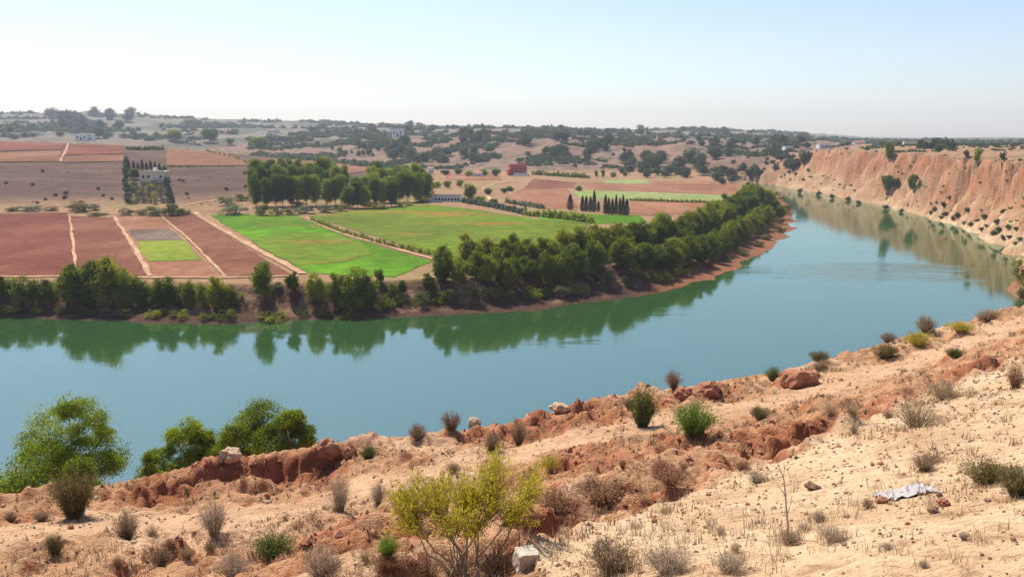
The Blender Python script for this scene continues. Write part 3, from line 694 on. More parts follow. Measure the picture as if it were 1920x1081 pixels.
used = {}
def plant(name, proto, loc, w, h, label=None, cat='tree', group=None, rz=None):
    """one plant: an Empty at its foot with its parts, or one mesh when it is too far off to show them"""
    rz = random.uniform(0, 6.28) if rz is None else rz
    if isinstance(proto, list):
        o_ = empty(name, loc, rz, (w, w, h))
        key = proto[0][1].name
        if key not in used: used[key] = [link(nm, me, o_) for nm, me in proto]
        else:
            for ch in used[key]:
                c_ = ch.copy(); COL.objects.link(c_); c_.parent = o_
    else:
        o_ = link(name, proto); o_.location = loc; o_.rotation_euler = (0, 0, rz); o_.scale = (w, w, h)
    return tag(o_, label, cat, group)
ONES = 'zeroth first second third fourth fifth sixth seventh eighth ninth tenth eleventh twelfth thirteenth fourteenth fifteenth sixteenth seventeenth eighteenth nineteenth'.split()
def nth(i):
    if i >= 100: return 'hundredth' if i == 100 else 'hundred-and-'+nth(i-100)
    if i < 20: return ONES[i]
    t, r = divmod(i, 10); ten = ['', '', 'twent', 'thirt', 'fort', 'fift', 'sixt', 'sevent', 'eight', 'ninet'][t]
    return ten+'ieth' if r == 0 else ten+'y-'+ONES[r]
def run_labels(objs, fmt, group):
    """count a row off from the left as it is seen"""
    objs = sorted(objs, key=lambda q: project(q.location)[0])
    for i, q in enumerate(objs): q['label'] = fmt.format(nth(i+1)); q['group'] = group
def by_px(name, proto, u, vb, vt, wpx, label=None, cat='tree', group=None, sink=.02, depth=None):
    """a plant seen with its foot at (u, vb) and its top at vt, wpx pixels wide"""
    p = hit(u, vb) if depth is None else None
    if p is None:
        q = at(u, vb, depth or 1500.); p = (q[0], q[1], float(gz(q[0], q[1])[0])) if depth is None or depth > 100 else q
    d = project(p)[2]; h = (vb-vt)*d/F*1.02; w = wpx*d/F
    if depth is not None:
        h = (project(p)[1]-vt)*d/F*1.02
    return plant(name, proto, (p[0], p[1], p[2]-h*sink), w, h, label, cat, group)
pick = lambda L: L[random.randrange(len(L))]

# --- far bank on the left: trees along the bank below the ploughed fields
row = [by_px('bank_tree', pick(bank_p), u, vb, vt, w) for u, vb, vt, w in ((-40, 566, 512, 70), (6, 566, 514, 48), (52, 568, 513, 62), (88, 568, 520, 40), (142, 566, 488, 74), (180, 572, 482, 70), (208, 572, 474, 84), (240, 574, 505, 60), (270, 572, 524, 46), (296, 574, 518, 44),
    (322, 574, 516, 48), (352, 574, 520, 44), (384, 576, 524, 40), (408, 576, 511, 56), (432, 578, 530, 36), (596, 566, 507, 46), (636, 572, 505, 48), (664, 580, 497, 74), (690, 578, 512, 50))]
row.append(by_px('bank_tree', wood_p[1], 494, 560, 484, 50)); row.append(by_px('bank_tree', bank_p[2], 547, 545, 506, 32))
run_labels(row, '{} tree from the left along the dark bank below the ploughed fields', 'trees on the bank below the ploughed fields')
row = []
for u, v, w, h in ((20, 585, 40, 16), (70, 588, 26, 12), (120, 586, 34, 16), (165, 590, 40, 14), (230, 592, 50, 18), (290, 594, 44, 16), (340, 594, 40, 14), (385, 598, 36, 14), (425, 598, 44, 20), (515, 600, 60, 18), (450, 560, 24, 14), (570, 590, 30, 12), (610, 592, 34, 13), (650, 596, 36, 12), (520, 540, 30, 14)):
    row.append(by_px('bank_bush', bush_p[random.choice((0, 0, 1))], u, v, v-h, w, cat='bush'))
run_labels(row, '{} low bush from the left at the foot of the ploughed fields\' bank', 'low bushes at the foot of the dark bank')

# --- the dense belt along the river
def along(line, i0, i1, step, off, jit):
    out = []; acc = 0
    for i in range(i0, i1):
        a, b = np.array(line[i]), np.array(line[i+1]); L = np.linalg.norm(b-a); nrm = np.array((-(b-a)[1], (b-a)[0]))/L
        while acc < L:
            out.append(a+(b-a)*acc/L+nrm*(off+random.uniform(-jit, jit))+(b-a)/L*random.uniform(-jit, jit)); acc += step*random.uniform(.75, 1.25)
        acc -= L
    return out
for nm, off, st, h0, h1, w0, w1 in (('front', 13, 3.9, 6.2, 9.6, 5.4, 8.0), ('back', 24, 4.3, 7.6, 11.2, 6.2, 9.0)):
    row = []
    for p in along(left_shore, 7, 17, st, off, 2.2):
        z = float(gz(p[0], p[1])[0]); u = project((p[0], p[1], z))[0]
        if u < 705 or p[1] > 520: continue
        t = np.clip((u-800)/650, 0, 1); o2 = off*(1+.35*max(0, (u-1150)/300)*0)
        g = 1-.45*float(sstep(850, 800, u))
        s_ = 1+.12*t
        if u < 830 and nm == 'back': continue
        row.append(plant('belt_tree', pick(bank_p+bank_p+wood_p[:2]), (p[0], p[1], z-.2), random.uniform(w0, w1)*g*s_, random.uniform(h0, h1)*g*s_))
    run_labels(row, '{} tree from the left in the '+nm+' row of the dense riverside belt', nm+' row of the riverside tree belt')
row = []
for p in along(left_shore, 6, 12, 4.6, 7.5, 1.6):
    z = float(gz(p[0], p[1])[0]); u = project((p[0], p[1], z))[0]
    if u < 690 or u > 1290: continue
    s_ = random.uniform(.7, 1.2); row.append(plant('bank_bush', bush_p[random.choice((0, 0, 1, 3))], (p[0], p[1], z-.15), 5.2*s_, 3.6*s_, cat='bush'))
run_labels(row, '{} bush from the left along the water under the riverside tree belt', 'bushes along the water under the belt')
row = [by_px('bank_tree', pick(wood_p), u, vb, vt, w) for u, vb, vt, w in ((1402, 402, 352, 38), (1420, 404, 344, 40), (1436, 405, 350, 36), (1385, 405, 366, 34), (1450, 408, 372, 30), (1462, 410, 382, 28), (1410, 412, 362, 36))]
run_labels(row, '{} tree from the left in the bright tall clump at the river bend', 'bright clump at the river bend')
row = [by_px('shore_bush', bush_p[random.choice((0, 1, 3))], u, v, v-h, w, cat='bush') for u, v, w, h in ((1475, 392, 24, 12), (1472, 402, 26, 16), (1466, 420, 24, 15), (1462, 435, 26, 14), (1440, 450, 26, 14), (1425, 462, 24, 12), (1392, 478, 28, 14), (1360, 490, 28, 14), (1325, 500, 30, 14), (1290, 508, 30, 14), (1466, 375, 20, 10), (1455, 366, 16, 8))]
run_labels(row, '{} shore bush from the left on the reddish strand of the bend', 'bushes on the strand of the bend')

# --- the two woods
def wood(rows, name, where, protos, group):
    for k, (u0, v0, t0, u1, v1, t1, n_, w) in enumerate(rows):
        row = []
        for i in range(n_):
            t = (i+.5)/n_+random.uniform(-.25, .25)/n_
            vb = v0+(v1-v0)*t+random.uniform(-1, 1)
            row.append(by_px(name, pick(protos), u0+(u1-u0)*t, vb, t0+(t1-t0)*t+random.uniform(-8, 7), w*random.uniform(.85, 1.25)))
        run_labels(row, '{} tree from left, '+('front', 'second', 'third', 'rear')[k]+' row of the '+where, group)
wood([(474, 388, 322, 650, 384, 330, 11, 30), (468, 372, 306, 652, 366, 312, 12, 28), (468, 358, 298, 640, 350, 298, 10, 30)], 'woodland_tree', 'wood beside the bright green field', wood_p, 'wood beside the bright green field')
wood([(645, 392, 342, 740, 386, 335, 6, 32), (660, 382, 326, 806, 376, 318, 9, 34), (690, 366, 312, 800, 360, 306, 7, 34), (700, 352, 304, 775, 350, 303, 4, 30)], 'woodland_tree', 'wood beside the long white building', wood_p, 'wood beside the long white building')
row = [by_px('woodland_bush', bush_p[k], u, v, v-h, w, cat='bush') for u, v, w, h, k in ((452, 376, 34, 16, 1), (425, 385, 40, 20, 2), (440, 402, 60, 22, 2), (492, 404, 36, 26, 1), (520, 404, 26, 20, 1), (545, 402, 40, 16, 3), (575, 400, 44, 18, 2), (610, 398, 40, 18, 2), (640, 396, 34, 16, 0), (700, 392, 44, 14, 0), (760, 386, 40, 14, 0), (790, 380, 34, 16, 0), (560, 388, 40, 14, 3))]
run_labels(row, '{} bush from the left at the foot of the two woods', 'bushes at the foot of the woods')
row = [by_px('field_bush', bush_p[k], u, v, v-h, w, cat='bush') for u, v, w, h, k in ((140, 394, 40, 16, 3), (160, 396, 46, 22, 3), (178, 394, 26, 14, 2), (240, 404, 34, 16, 3), (262, 404, 30, 14, 3), (290, 404, 44, 22, 1), (318, 404, 52, 28, 1), (342, 403, 30, 16, 1), (180, 404, 44, 8, 1), (20, 396, 40, 10, 3), (60, 396, 44, 12, 2), (95, 396, 36, 10, 3))]
run_labels(row, '{} bush from the left on the verge behind the ploughed fields', 'bushes on the verge behind the ploughed fields')

# --- cypresses, hedges, single trees of the valley floor
row = [by_px('cypress_tree', pick(cyp_p), u, vb, vt, w*1.15) for u, vb, vt, w in ((1069, 393, 364, 15), (1092, 396, 366, 11), (1099, 396, 367, 11), (1107, 396, 368, 11), (1114, 397, 356, 11), (1122, 396, 377, 9), (1135, 401, 364, 11), (1141, 401, 370, 10), (1148, 402, 372, 11), (1155, 402, 365, 10), (1162, 403, 370, 10), (1168, 403, 365, 11), (1175, 404, 372, 13))]
run_labels(row, '{} dark cypress from the left in the short row behind the green field', 'cypresses behind the green field')
def hedge(ps, n_, w, h, mat, label, name='hedge', gap=.0):
    """one hedge: a run of small bushy lumps grown together"""
    q = pxpoly(ps); seglen = [math.dist(q[i][:2], q[i+1][:2]) for i in range(len(q)-1)]; tot = sum(seglen); rg = np.random.default_rng(int(tot*10) % 9999); P = []; Nn = []; T = []
    for k in range(n_):
        s_ = (k+rg.uniform(0, 1))/n_*tot; i = 0
        while i < len(seglen)-1 and s_ > seglen[i]: s_ -= seglen[i]; i += 1
        a, b = q[i], q[i+1]; t = min(s_/seglen[i], 1); x_, y_ = a[0]+(b[0]-a[0])*t+rg.normal()*w*.15, a[1]+(b[1]-a[1])*t+rg.normal()*w*.15
        z_ = float(gz(x_, y_)[0]); hh = h*rg.uniform(.55, 1.25); m_ = 34
        d = rg.normal(size=(m_, 3)); d /= np.linalg.norm(d, axis=1, keepdims=True); d[:, 2] = np.abs(d[:, 2])
        P.append(np.array((x_, y_, z_))+d*np.array((w*.55, w*.55, hh))*rg.uniform(.6, 1, (m_, 1))); Nn.append(d); T.append(np.clip(rg.normal(.5, .15)+rg.normal(size=m_)*.15, 0, 1))
    P = np.concatenate(P); Nn = np.concatenate(Nn)+rg.normal(size=(len(P), 3))*.5; Nn /= np.linalg.norm(Nn, axis=1, keepdims=True)
    V, Fc = leafquads(P, Nn, w*.42, w*.3, rg)
    o_ = link(name, mesh_np(name, V, Fc, M[mat], smooth=False, attrs={'tint': np.repeat(np.concatenate(T), 4)}))
    return tag(o_, label, 'hedge')
hedge([(583, 413), (640, 436), (720, 459), (816, 480)], 75, 1.5, 1.9, 'leaf_bank', 'thin dark hedge running between the bright and the olive green fields')
hedge([(868, 379), (930, 390), (985, 402)], 60, 3.2, 3.2, 'leaf_grey', 'grey green hedge beside the long white building\'s field')
hedge([(985, 404), (1050, 410), (1112, 418)], 40, 3.0, 3.6, 'leaf_bank', 'dark bushy hedge at the far edge of the olive green field')
hedge([(950, 380), (985, 386), (1020, 391)], 30, 3, 2.4, 'leaf_grey', 'pale scrubby hedge in front of the brown field by the track')
hedge([(1180, 376), (1270, 379), (1385, 383)], 70, 1.8, 1.9, 'leaf_bank', 'long dark hedge beyond the cypresses, under the pale green strip')
hedge([(1000, 327), (1050, 331), (1105, 334)], 40, 4, 5, 'leaf_bank', 'dark hedge to the right of the red building')
hedge([(240, 281), (308, 281)], 30, 3, 4, 'leaf_bank', 'short dark hedge edging the pale plot above the farmhouse')
hedge([(350, 281), (395, 287), (430, 294), (462, 306)], 40, 3, 2.6, 'leaf_bank', 'broken line of dark shrubs along the brown hill track')
hedge([(237, 300), (236, 345), (240, 384)], 40, 3, 4.2, 'leaf_cypress', 'tall dark hedge down the left side of the farmhouse plot')
hedge([(308, 318), (312, 345), (322, 384)], 32, 3, 3.6, 'leaf_cypress', 'tall dark hedge down the right side of the farmhouse plot')
hedge([(312, 313), (380, 313), (440, 313)], 40, 1.6, 1.4, 'leaf_bank', 'low dark hedge line across the brown slope beside the farmhouse')
row = [by_px('cypress_tree', pick(cyp_p), u, 318, vt, w*1.2) for u, vt, w in ((242, 299, 7), (251, 301, 8), (259, 304, 7), (267, 299, 8), (275, 304, 7), (283, 301, 8), (291, 303, 7), (299, 306, 7))]
run_labels(row, '{} small cypress from the left at the top of the farmhouse plot', 'cypresses above the farmhouse')
row = []
for j, v in enumerate((352, 361, 371, 382)):
    for i in range(6+(j > 1)): row.append(by_px('olive_tree', bush_p[2] if (i+j) % 3 else bush_p[0], 244+i*(11.5)+random.uniform(-3, 3)+j*.8, v+random.uniform(-2, 2), v-14, 15))
run_labels(row, '{} grey green tree from the left in the grove below the farmhouse', 'grove below the farmhouse')
by_px('garden_tree', wood_p[0], 252, 336, 314, 28, 'round green tree beside the cream farmhouse')
for u, vb, vt, w, lb in ((395, 267, 238, 36, 'large round tree on the skyline of the brown hill, right of its twin'), (328, 265, 240, 34, 'large round tree on the skyline of the brown hill, left of its twin'),
    (488, 284, 254, 34, 'lone round tree on the end of the brown hill'), (186, 259, 236, 24, 'round tree beside the pale houses on the hilltop'), (20, 251, 232, 16, 'small dark pointed tree at the far left of the hilltop'),
    (882, 372, 340, 28, 'grey green tree standing right of the long white building'), (1085, 358, 346, 18, 'round bush-like tree between the two brown fields behind the cypresses'), (432, 272, 258, 18, 'small pale tree on the hilltop right of the twin round trees')):
    by_px('hilltop_tree' if vb < 300 else 'valley_tree', mid_p[hash(lb) % 1 if vb < 300 else 1], u, vb, vt, w, lb)
row = [by_px('valley_tree', pick(mid_p), u, v, v-h, w) for u, v, w, h in ((820, 352, 20, 14), (840, 352, 22, 14), (862, 350, 20, 14), (880, 330, 22, 12), (905, 329, 26, 14), (930, 330, 24, 14), (835, 328, 24, 10), (858, 327, 22, 12), (955, 358, 22, 10), (1118, 332, 10, 14), (1130, 333, 10, 16), (1150, 332, 14, 12), (1172, 330, 12, 12), (945, 362, 18, 10), (915, 366, 20, 14), (900, 380, 22, 14), (925, 382, 20, 10))]
run_labels(row, '{} small tree from the left scattered around the red building\'s fields', 'small trees around the red building')

# --- trees on the bluffs across the valley, in clumps
def clump(u0, u1, v0, v1, n_, h, w, fmt, group, protos=None, name='hillside_tree', cat='tree'):
    row = []
    for i in range(n_):
        u = u0+(u1-u0)*random.random(); v = v0+(v1-v0)*random.random(); s_ = random.uniform(.75, 1.25)
        if hit(u, v) is None: continue
        row.append(by_px(name, pick(protos or far_p), u, v, v-h*s_, w*s_, cat=cat))
    run_labels(row, fmt, group)
clump(728, 770, 268, 300, 11, 20, 26, '{} tree from the left in the bluish grove under the white hilltop house', 'bluish grove under the white house')
clump(770, 838, 285, 308, 12, 17, 24, '{} tree from the left in the bluish grove\'s lower tail', 'lower tail of the bluish grove')
clump(868, 916, 252, 305, 13, 17, 22, '{} tree from the left in the wooded gully left of the red building', 'wooded gully left of the red building')
clump(972, 998, 260, 280, 5, 16, 20, '{} tree from the left in the small clump above the red building', 'clump above the red building')
clump(1022, 1062, 258, 300, 9, 17, 22, '{} tree from the left in the first wooded gully right of the red building', 'first gully right of the red building')
clump(1100, 1145, 262, 306, 10, 18, 22, '{} tree from the left in the second wooded gully right of the red building', 'second gully right of the red building')
clump(1150, 1212, 290, 326, 11, 17, 20, '{} tree from the left on the slope behind the small valley cypresses', 'trees on the slope behind the valley')
clump(1205, 1340, 296, 334, 24, 22, 26, '{} tree from the left in the long wood below the rocky bluff', 'long wood below the bluff')
clump(1340, 1410, 318, 346, 12, 17, 24, '{} tree from the left in the riverside wood at the far bend', 'riverside wood at the far bend')
clump(1400, 1480, 290, 332, 12, 15, 18, '{} tree from the left climbing the slope above the far bend', 'trees on the slope above the far bend')
clump(1480, 1522, 300, 328, 6, 22, 26, '{} tree from the left in the dark clump where the cliffs begin', 'dark clump where the cliffs begin')
clump(1300, 1440, 268, 300, 13, 14, 18, '{} scrub tree from the left on the stony brow left of the cliffs', 'scrub trees on the stony brow')
clump(1450, 1540, 262, 282, 9, 15, 20, '{} tree from the left on the rim where the red cliffs start', 'trees on the rim at the start of the cliffs')
clump(505, 730, 272, 296, 18, 10, 10, '{} small dark tree from the left along the foot of the pale bluff', 'small dark trees at the foot of the pale bluff')
clump(20, 250, 216, 248, 17, 16, 22, '{} hazy tree from the left on the far blue hillside', 'hazy trees on the far blue hillside')
clump(105, 155, 226, 246, 6, 24, 30, '{} tree from the left in the big hazy clump on the blue hillside', 'big hazy clump on the blue hillside')
clump(560, 830, 238, 256, 16, 12, 18, '{} hazy tree from the left on the far ridge above the pale bluff', 'hazy trees on the far ridge')
clump(840, 1140, 242, 258, 18, 9, 13, '{} hazy tree from the left along the ridge above the red building', 'hazy trees above the red building')
clump(1140, 1440, 244, 268, 24, 10, 14, '{} hazy tree from the left along the far ridge before the cliffs', 'hazy trees before the cliffs')
clump(20, 320, 252, 262, 14, 10, 18, '{} shrub from the left along the top of the brown hill', 'shrubs along the top of the brown hill', scrub_p, 'hilltop_shrub', 'shrub')
clump(5, 230, 318, 388, 12, 7, 11, '{} dark shrub from the left on the brown slope left of the farmhouse', 'shrubs on the slope left of the farmhouse', scrub_p, 'slope_shrub', 'shrub')
clump(335, 465, 322, 368, 6, 6, 9, '{} dark shrub from the left on the brown slope right of the farmhouse', 'shrubs on the slope right of the farmhouse', scrub_p, 'slope_shrub', 'shrub')
clump(640, 1180, 262, 318, 34, 7, 10, '{} scrub bush from the left on the stony bluff across the valley', 'scrub on the stony bluff', scrub_p, 'bluff_scrub', 'bush')
clump(1320, 1520, 290, 330, 16, 7, 10, '{} scrub bush from the left on the slopes beside the far bend', 'scrub beside the far bend', scrub_p, 'bluff_scrub', 'bush')
# right-hand plateau skyline
row = []
for i in range(22):
    u = 1535+i*17+random.uniform(-6, 6); v = 279+random.uniform(-3, 1.5)
    row.append(by_px('skyline_tree', pick(far_p), u, v, v-random.uniform(7, 15), random.uniform(12, 26), depth=random.uniform(900, 1300)))
run_labels(row, '{} tree from the left on the skyline above the red cliffs', 'skyline trees above the red cliffs')
hedge([(1722, 279), (1760, 279), (1786, 280)], 40, 6, 7, 'leaf_far', 'long clipped dark windbreak on the plateau above the red cliffs', 'windbreak')
# trees and bushes on the cliffs
for u, vb, vt, w, lb in ((1662, 358, 326, 30, 'feathery green tree halfway down the red cliff, left of its darker neighbour'), (1680, 350, 333, 16, 'small bush touching the feathery tree on the cliff'), (1712, 358, 324, 24, 'dark rounded tree halfway down the red cliff'),
    (1667, 302, 262, 22, 'tall ragged tree on the rim of the red cliffs'), (1832, 305, 278, 18, 'dark shrub hanging at the cliff rim above the deep red gully'), (1880, 300, 282, 14, 'small shrub on the cliff rim furthest right'), (1812, 295, 280, 12, 'tiny dark tree on the cliff rim left of the red gully'), (1760, 285, 270, 16, 'round tree at the cliff edge below the windbreak')):
    by_px('cliff_tree', mid_p[2] if vb > 300 else pick(far_p), u, vb, vt, w, lb)
row = []
for u, v in ((1500, 362), (1535, 366), (1560, 372), (1590, 376), (1610, 382), (1660, 392), (1690, 398), (1745, 402), (1752, 396), (1765, 410), (1772, 404), (1786, 412), (1795, 406), (1808, 420), (1820, 424), (1832, 416), (1840, 432), (1850, 426), (1862, 440), (1872, 434), (1880, 448), (1892, 446), (1904, 458), (1912, 450), (1868, 418), (1845, 408), (1890, 428), (1815, 398), (1768, 386), (1905, 432), (1780, 372), (1880, 400)):
    row.append(by_px('shore_shrub', pick(scrub_p), u, v, v-random.uniform(6, 11), random.uniform(9, 15), cat='shrub'))
run_labels(row, '{} dark shrub from the left along the foot of the pale cliffs', 'shrubs at the foot of the cliffs')
row = [by_px('shore_shrub', bush_p[k], u, v, v-h, w, cat='shrub') for u, v, w, h, k in ((1908, 500, 22, 24, 0), (1914, 530, 26, 40, 3), (1912, 560, 24, 24, 3), (1925, 545, 30, 50, 0))]
run_labels(row, '{} brown green shrub from the left on the steep bank at the right edge', 'shrubs on the steep bank at the right edge')

# ------------------------------------------------------------------ buildings
def box_mesh(name, boxes, mat):
    V = []; Fc = []
    for (x0, y0, z0, x1, y1, z1) in boxes:
        o_ = len(V); V += [(x0, y0, z0), (x1, y0, z0), (x1, y1, z0), (x0, y1, z0), (x0, y0, z1), (x1, y0, z1), (x1, y1, z1), (x0, y1, z1)]
        Fc += [(o_, o_+3, o_+2, o_+1), (o_+4, o_+5, o_+6, o_+7), (o_, o_+1, o_+5, o_+4), (o_+1, o_+2, o_+6, o_+5), (o_+2, o_+3, o_+7, o_+6), (o_+3, o_, o_+4, o_+7)]
    return mesh_np(name, V, Fc, M[mat], smooth=False)
def building(name, u, v, wpx, hpx, deep, mat, label, rz=0., wins=(), door=None, roof='slab', roof_mat=None, depth=None, extra=None, cat='house'):
    p = hit(u, v) if depth is None else None
    if p is None: q = at(u, v, depth or 1400); p = (q[0], q[1], float(gz(q[0], q[1])[0]))
    d = project(p)[2]; w = wpx*d/F; h = hpx*d/F
    e = empty(name, (p[0], p[1], p[2]-.3), rz); tag(e, label, cat); dp = deep
    link('wall', box_mesh('wall', [(-w/2, 0, -2, w/2, dp, h)], mat), e)
    if roof == 'slab': link('roof', box_mesh('roof', [(-w/2-.25, -.25, h+.003, w/2+.25, dp+.25, h+.35), (-w/2-.25, -.25, h+.35, w/2+.25, -.05, h+.8), (-w/2-.25, dp+.05, h+.35, w/2+.25, dp+.25, h+.8)], roof_mat or mat), e)
    elif roof == 'gable':
        V = [(-w/2-.3, -.4, h), (w/2+.3, -.4, h), (w/2+.3, dp+.4, h), (-w/2-.3, dp+.4, h), (-w/2-.3, dp/2, h+dp*.22), (w/2+.3, dp/2, h+dp*.22)]
        me = bpy.data.meshes.new('roof'); me.from_pydata(V, [], [(0, 1, 5, 4), (2, 3, 4, 5), (0, 4, 3), (1, 2, 5), (0, 3, 2, 1)]); me.materials.append(M[roof_mat or 'tile_roof']); link('roof', me, e)
    for fx, fz, fw, fh in wins: link('window', box_mesh('window', [((fx-fw/2)*w, -.06, fz*h, (fx+fw/2)*w, .2, (fz+fh)*h)], 'dark_open'), e)
    if door: fx, fw, fh = door; link('door', box_mesh('door', [((fx-fw/2)*w, -.06, .02*h, (fx+fw/2)*w, .2, fh*h)], 'dark_open'), e)
    if extra: extra(e, w, h, dp)
    return e
def lower_shed(e, w, h, dp):
    link('porch', box_mesh('porch', [(-.3*w, -5, -1, .55*w, -.02, .28*h), ], 'white_wall'), e)
def wing(e, w, h, dp):
    link('side_wing', box_mesh('side_wing', [(-.62*w, -1.5, -1, -.5*w-.01, dp*.8, .62*h)], 'red_wall'), e)
    link('parapet', box_mesh('parapet', [(-.1*w, .5, h+.36, .3*w, dp*.6, h*1.16), (.35*w, .6, h+.36, .48*w, dp*.5, h*1.25)], 'red_wall'), e)
    lower_shed(e, w, h, dp)
building('red_house', 972, 329, 32, 19, 14, 'red_wall', 'large red house standing alone in the middle of the valley', .12, [(fx, fz, .1, .16) for fx in (-.35, -.12, .12, .35) for fz in (.25, .62)], (0, .12, .2), 'slab', None, extra=wing)
building('farm_building', 838, 378, 52, 10.5, 8, 'white_wall', 'long low white building with a row of dark openings beside the wood', -.06, [(-.4+.115*i, .3, .07, .45) for i in range(8)], None, 'slab', 'grey_roof',
    extra=lambda e, w, h, dp: link('side_wing', box_mesh('side_wing', [(-.68*w, 1, -1, -.5*w-.3, 7, .75*h)], 'white_wall'), e))
def tank(e, w, h, dp):
    me = bpy.data.meshes.new('water_tank'); b_ = bmesh.new(); bmesh.ops.create_cone(b_, cap_ends=True, segments=14, radius1=1.3, radius2=1.2, depth=2.2); bmesh.ops.translate(b_, verts=b_.verts, vec=(.05*w, dp*.5, h+1.5)); b_.to_mesh(me); b_.free(); me.materials.append(M['white_wall']); link('water_tank', me, e)
    link('awning', box_mesh('awning', [(-.1*w, -4, .32*h, .28*w, -.3, .38*h)], 'white_wall'), e)
    for sx in (-.08, .26): link('post', box_mesh('post', [(sx*w-.1, -3.9, -1, sx*w+.1, -3.7, .318*h)], 'mud_wall'), e)
building('farmhouse', 285, 342, 46, 20, 10, 'cream_wall', 'cream farmhouse with a white roof tank inside the dark hedged plot', .05, [(-.34, .45, .09, .25), (-.12, .45, .09, .25), (.36, .45, .09, .25)], (.12, .09, .45), 'slab', None, extra=tank)
W4 = [(-.3, .35, .12, .35), (.3, .35, .12, .35)]
for u, v, w, h, mt, lb, rf, dpt in ((152, 263, 17, 8, 'white_wall', 'pale house on the hilltop, left one of the pair beside the round tree', 'slab', None), (168, 263, 9, 6, 'white_wall', 'small pale house on the hilltop, right one of the pair beside the round tree', 'slab', None),
    (65, 254, 20, 5, 'white_wall', 'long whitewashed house on the hilltop at far left', 'slab', None), (350, 261, 14, 5, 'white_wall', 'white house between the twin round hilltop trees', 'slab', None), (371, 261, 13, 6, 'white_wall', 'white house touching the right twin of the hilltop trees', 'gable', None),
    (745, 256, 17, 10, 'white_wall', 'white two storey house on the bluff above the bluish grove', 'slab', None), (706, 256, 40, 3, 'white_wall', 'long low white shed left of the two storey house on the bluff', 'slab', None), (508, 249, 12, 4, 'white_wall', 'white farm house on the far ridge, left of its twin', 'gable', None), (520, 249, 8, 4, 'white_wall', 'small white house on the far ridge, right of its twin', 'slab', None),
    (1105, 262, 12, 5, 'white_wall', 'pale house on the ridge above the second wooded gully', 'slab', None), (1205, 258, 10, 4, 'white_wall', 'small pale house on the far ridge before the cliffs', 'slab', None), (1238, 270, 8, 12, 'mud_wall', 'tall pale pinkish house on the stony brow', 'slab', None),
    (808, 325, 8, 7, 'white_wall', 'small white house behind the wood by the long white building', 'gable', None), (895, 331, 12, 5, 'white_wall', 'low white shed beside the track to the red house', 'gable', None), (905, 258, 9, 4, 'white_wall', 'tiny white house above the wooded gully left of the red building', 'slab', None),
    (1545, 272, 14, 5, 'white_wall', 'white house on the plateau, first from the left above the cliffs', 'slab', 1000), (1580, 273, 12, 4, 'cream_wall', 'cream house on the plateau, second from the left above the cliffs', 'slab', 1000), (1612, 273, 16, 5, 'white_wall', 'white house on the plateau, third from the left above the cliffs', 'gable', 1000), (1708, 276, 20, 6, 'cream_wall', 'cream house beside the left end of the plateau windbreak', 'slab', 900), (1428, 264, 12, 5, 'white_wall', 'white house on the ridge just left of the cliff rim', 'slab', 1150), (40, 246, 10, 3, 'white_wall', 'tiny pale house on the far blue hillside, first from the left', 'slab', None), (90, 238, 9, 3, 'white_wall', 'tiny pale house on the far blue hillside, second from the left', 'slab', None), (175, 232, 9, 3, 'white_wall', 'tiny pale house on the far blue hillside right of the big hazy clump', 'slab', None),
    (595, 240, 9, 3, 'white_wall', 'tiny pale house on the far ridge above the two woods', 'slab', None), (655, 246, 10, 3, 'white_wall', 'tiny pale house on the far ridge right of the twin farm houses', 'slab', None), (790, 250, 10, 4, 'white_wall', 'small white house on the ridge right of the two storey house', 'slab', None), (850, 252, 8, 3, 'white_wall', 'tiny white house on the ridge between the two storey house and the gully', 'slab', None), (955, 254, 10, 4, 'white_wall', 'small white house on the ridge straight above the red house', 'slab', None), (1150, 256, 10, 4, 'white_wall', 'small white house on the ridge above the slope trees', 'slab', None), (1270, 258, 12, 4, 'white_wall', 'white house on the ridge above the long wood', 'slab', None), (1320, 262, 12, 4, 'cream_wall', 'cream house on the ridge above the long wood', 'slab', None), (1370, 264, 12, 4, 'white_wall', 'white house on the ridge above the riverside wood at the bend', 'slab', None), (1480, 270, 12, 4, 'white_wall', 'white house on the plateau where the cliff rim begins', 'slab', 1000), (1650, 275, 14, 5, 'white_wall', 'white house on the plateau left of the windbreak', 'slab', 1000), (1065, 252, 10, 4, 'white_wall', 'small white house on the ridge above the first wooded gully', 'slab', None)):
    building('hill_house', u, v, w*1.25, h*1.4, 8, mt, lb, random.uniform(-.25, .25), W4, (0, .12, .55), rf, None, dpt)

# ------------------------------------------------------------------ the slope at the viewer's feet: trees below the rim
def near_tree(u, vt, depth, wpx, seed, label, hmin=8, **kw):
    q = at(u, vt, depth); z0 = float(gz(q[0], q[1])[0]); z0 = min(z0, q[2]-hmin); h = q[2]-z0; w = wpx*depth/F
    pr = crown_cloud(seed, bark='pale_bark', **kw)
    return plant('riverside_tree', pr, (q[0], q[1], z0), w, h, label, 'tree', None, 0)
near_tree(128, 736, 56, 235, 301, 'big airy eucalyptus-like tree with gaps in its crown below the rim', cen=(0, 0, .78), rad=(.40, .40, .19), nlobe=26, lobe_r=.115, sub=26, per=52, leaf=.020, mat='leaf_near', low=.4, trunk=(.02, .45), aspect=.5, spread=.26, ar=2.2)
near_tree(20, 838, 52, 200, 302, 'dense dark green tree at the left edge under the big airy tree', hmin=9, cen=(0, 0, .66), rad=(.38, .38, .28), nlobe=22, lobe_r=.16, sub=22, per=48, leaf=.030, mat='leaf_near', low=.1, trunk=(.016, .3), aspect=.45, ar=1.8)
near_tree(145, 850, 51, 120, 303, 'dense dark green tree behind the olive brown bush, under the big airy tree', hmin=9, cen=(0, 0, .66), rad=(.36, .36, .28), nlobe=18, lobe_r=.18, sub=22, per=44, leaf=.042, mat='leaf_near', low=.1, trunk=(.016, .3), aspect=.45, ar=2.6)
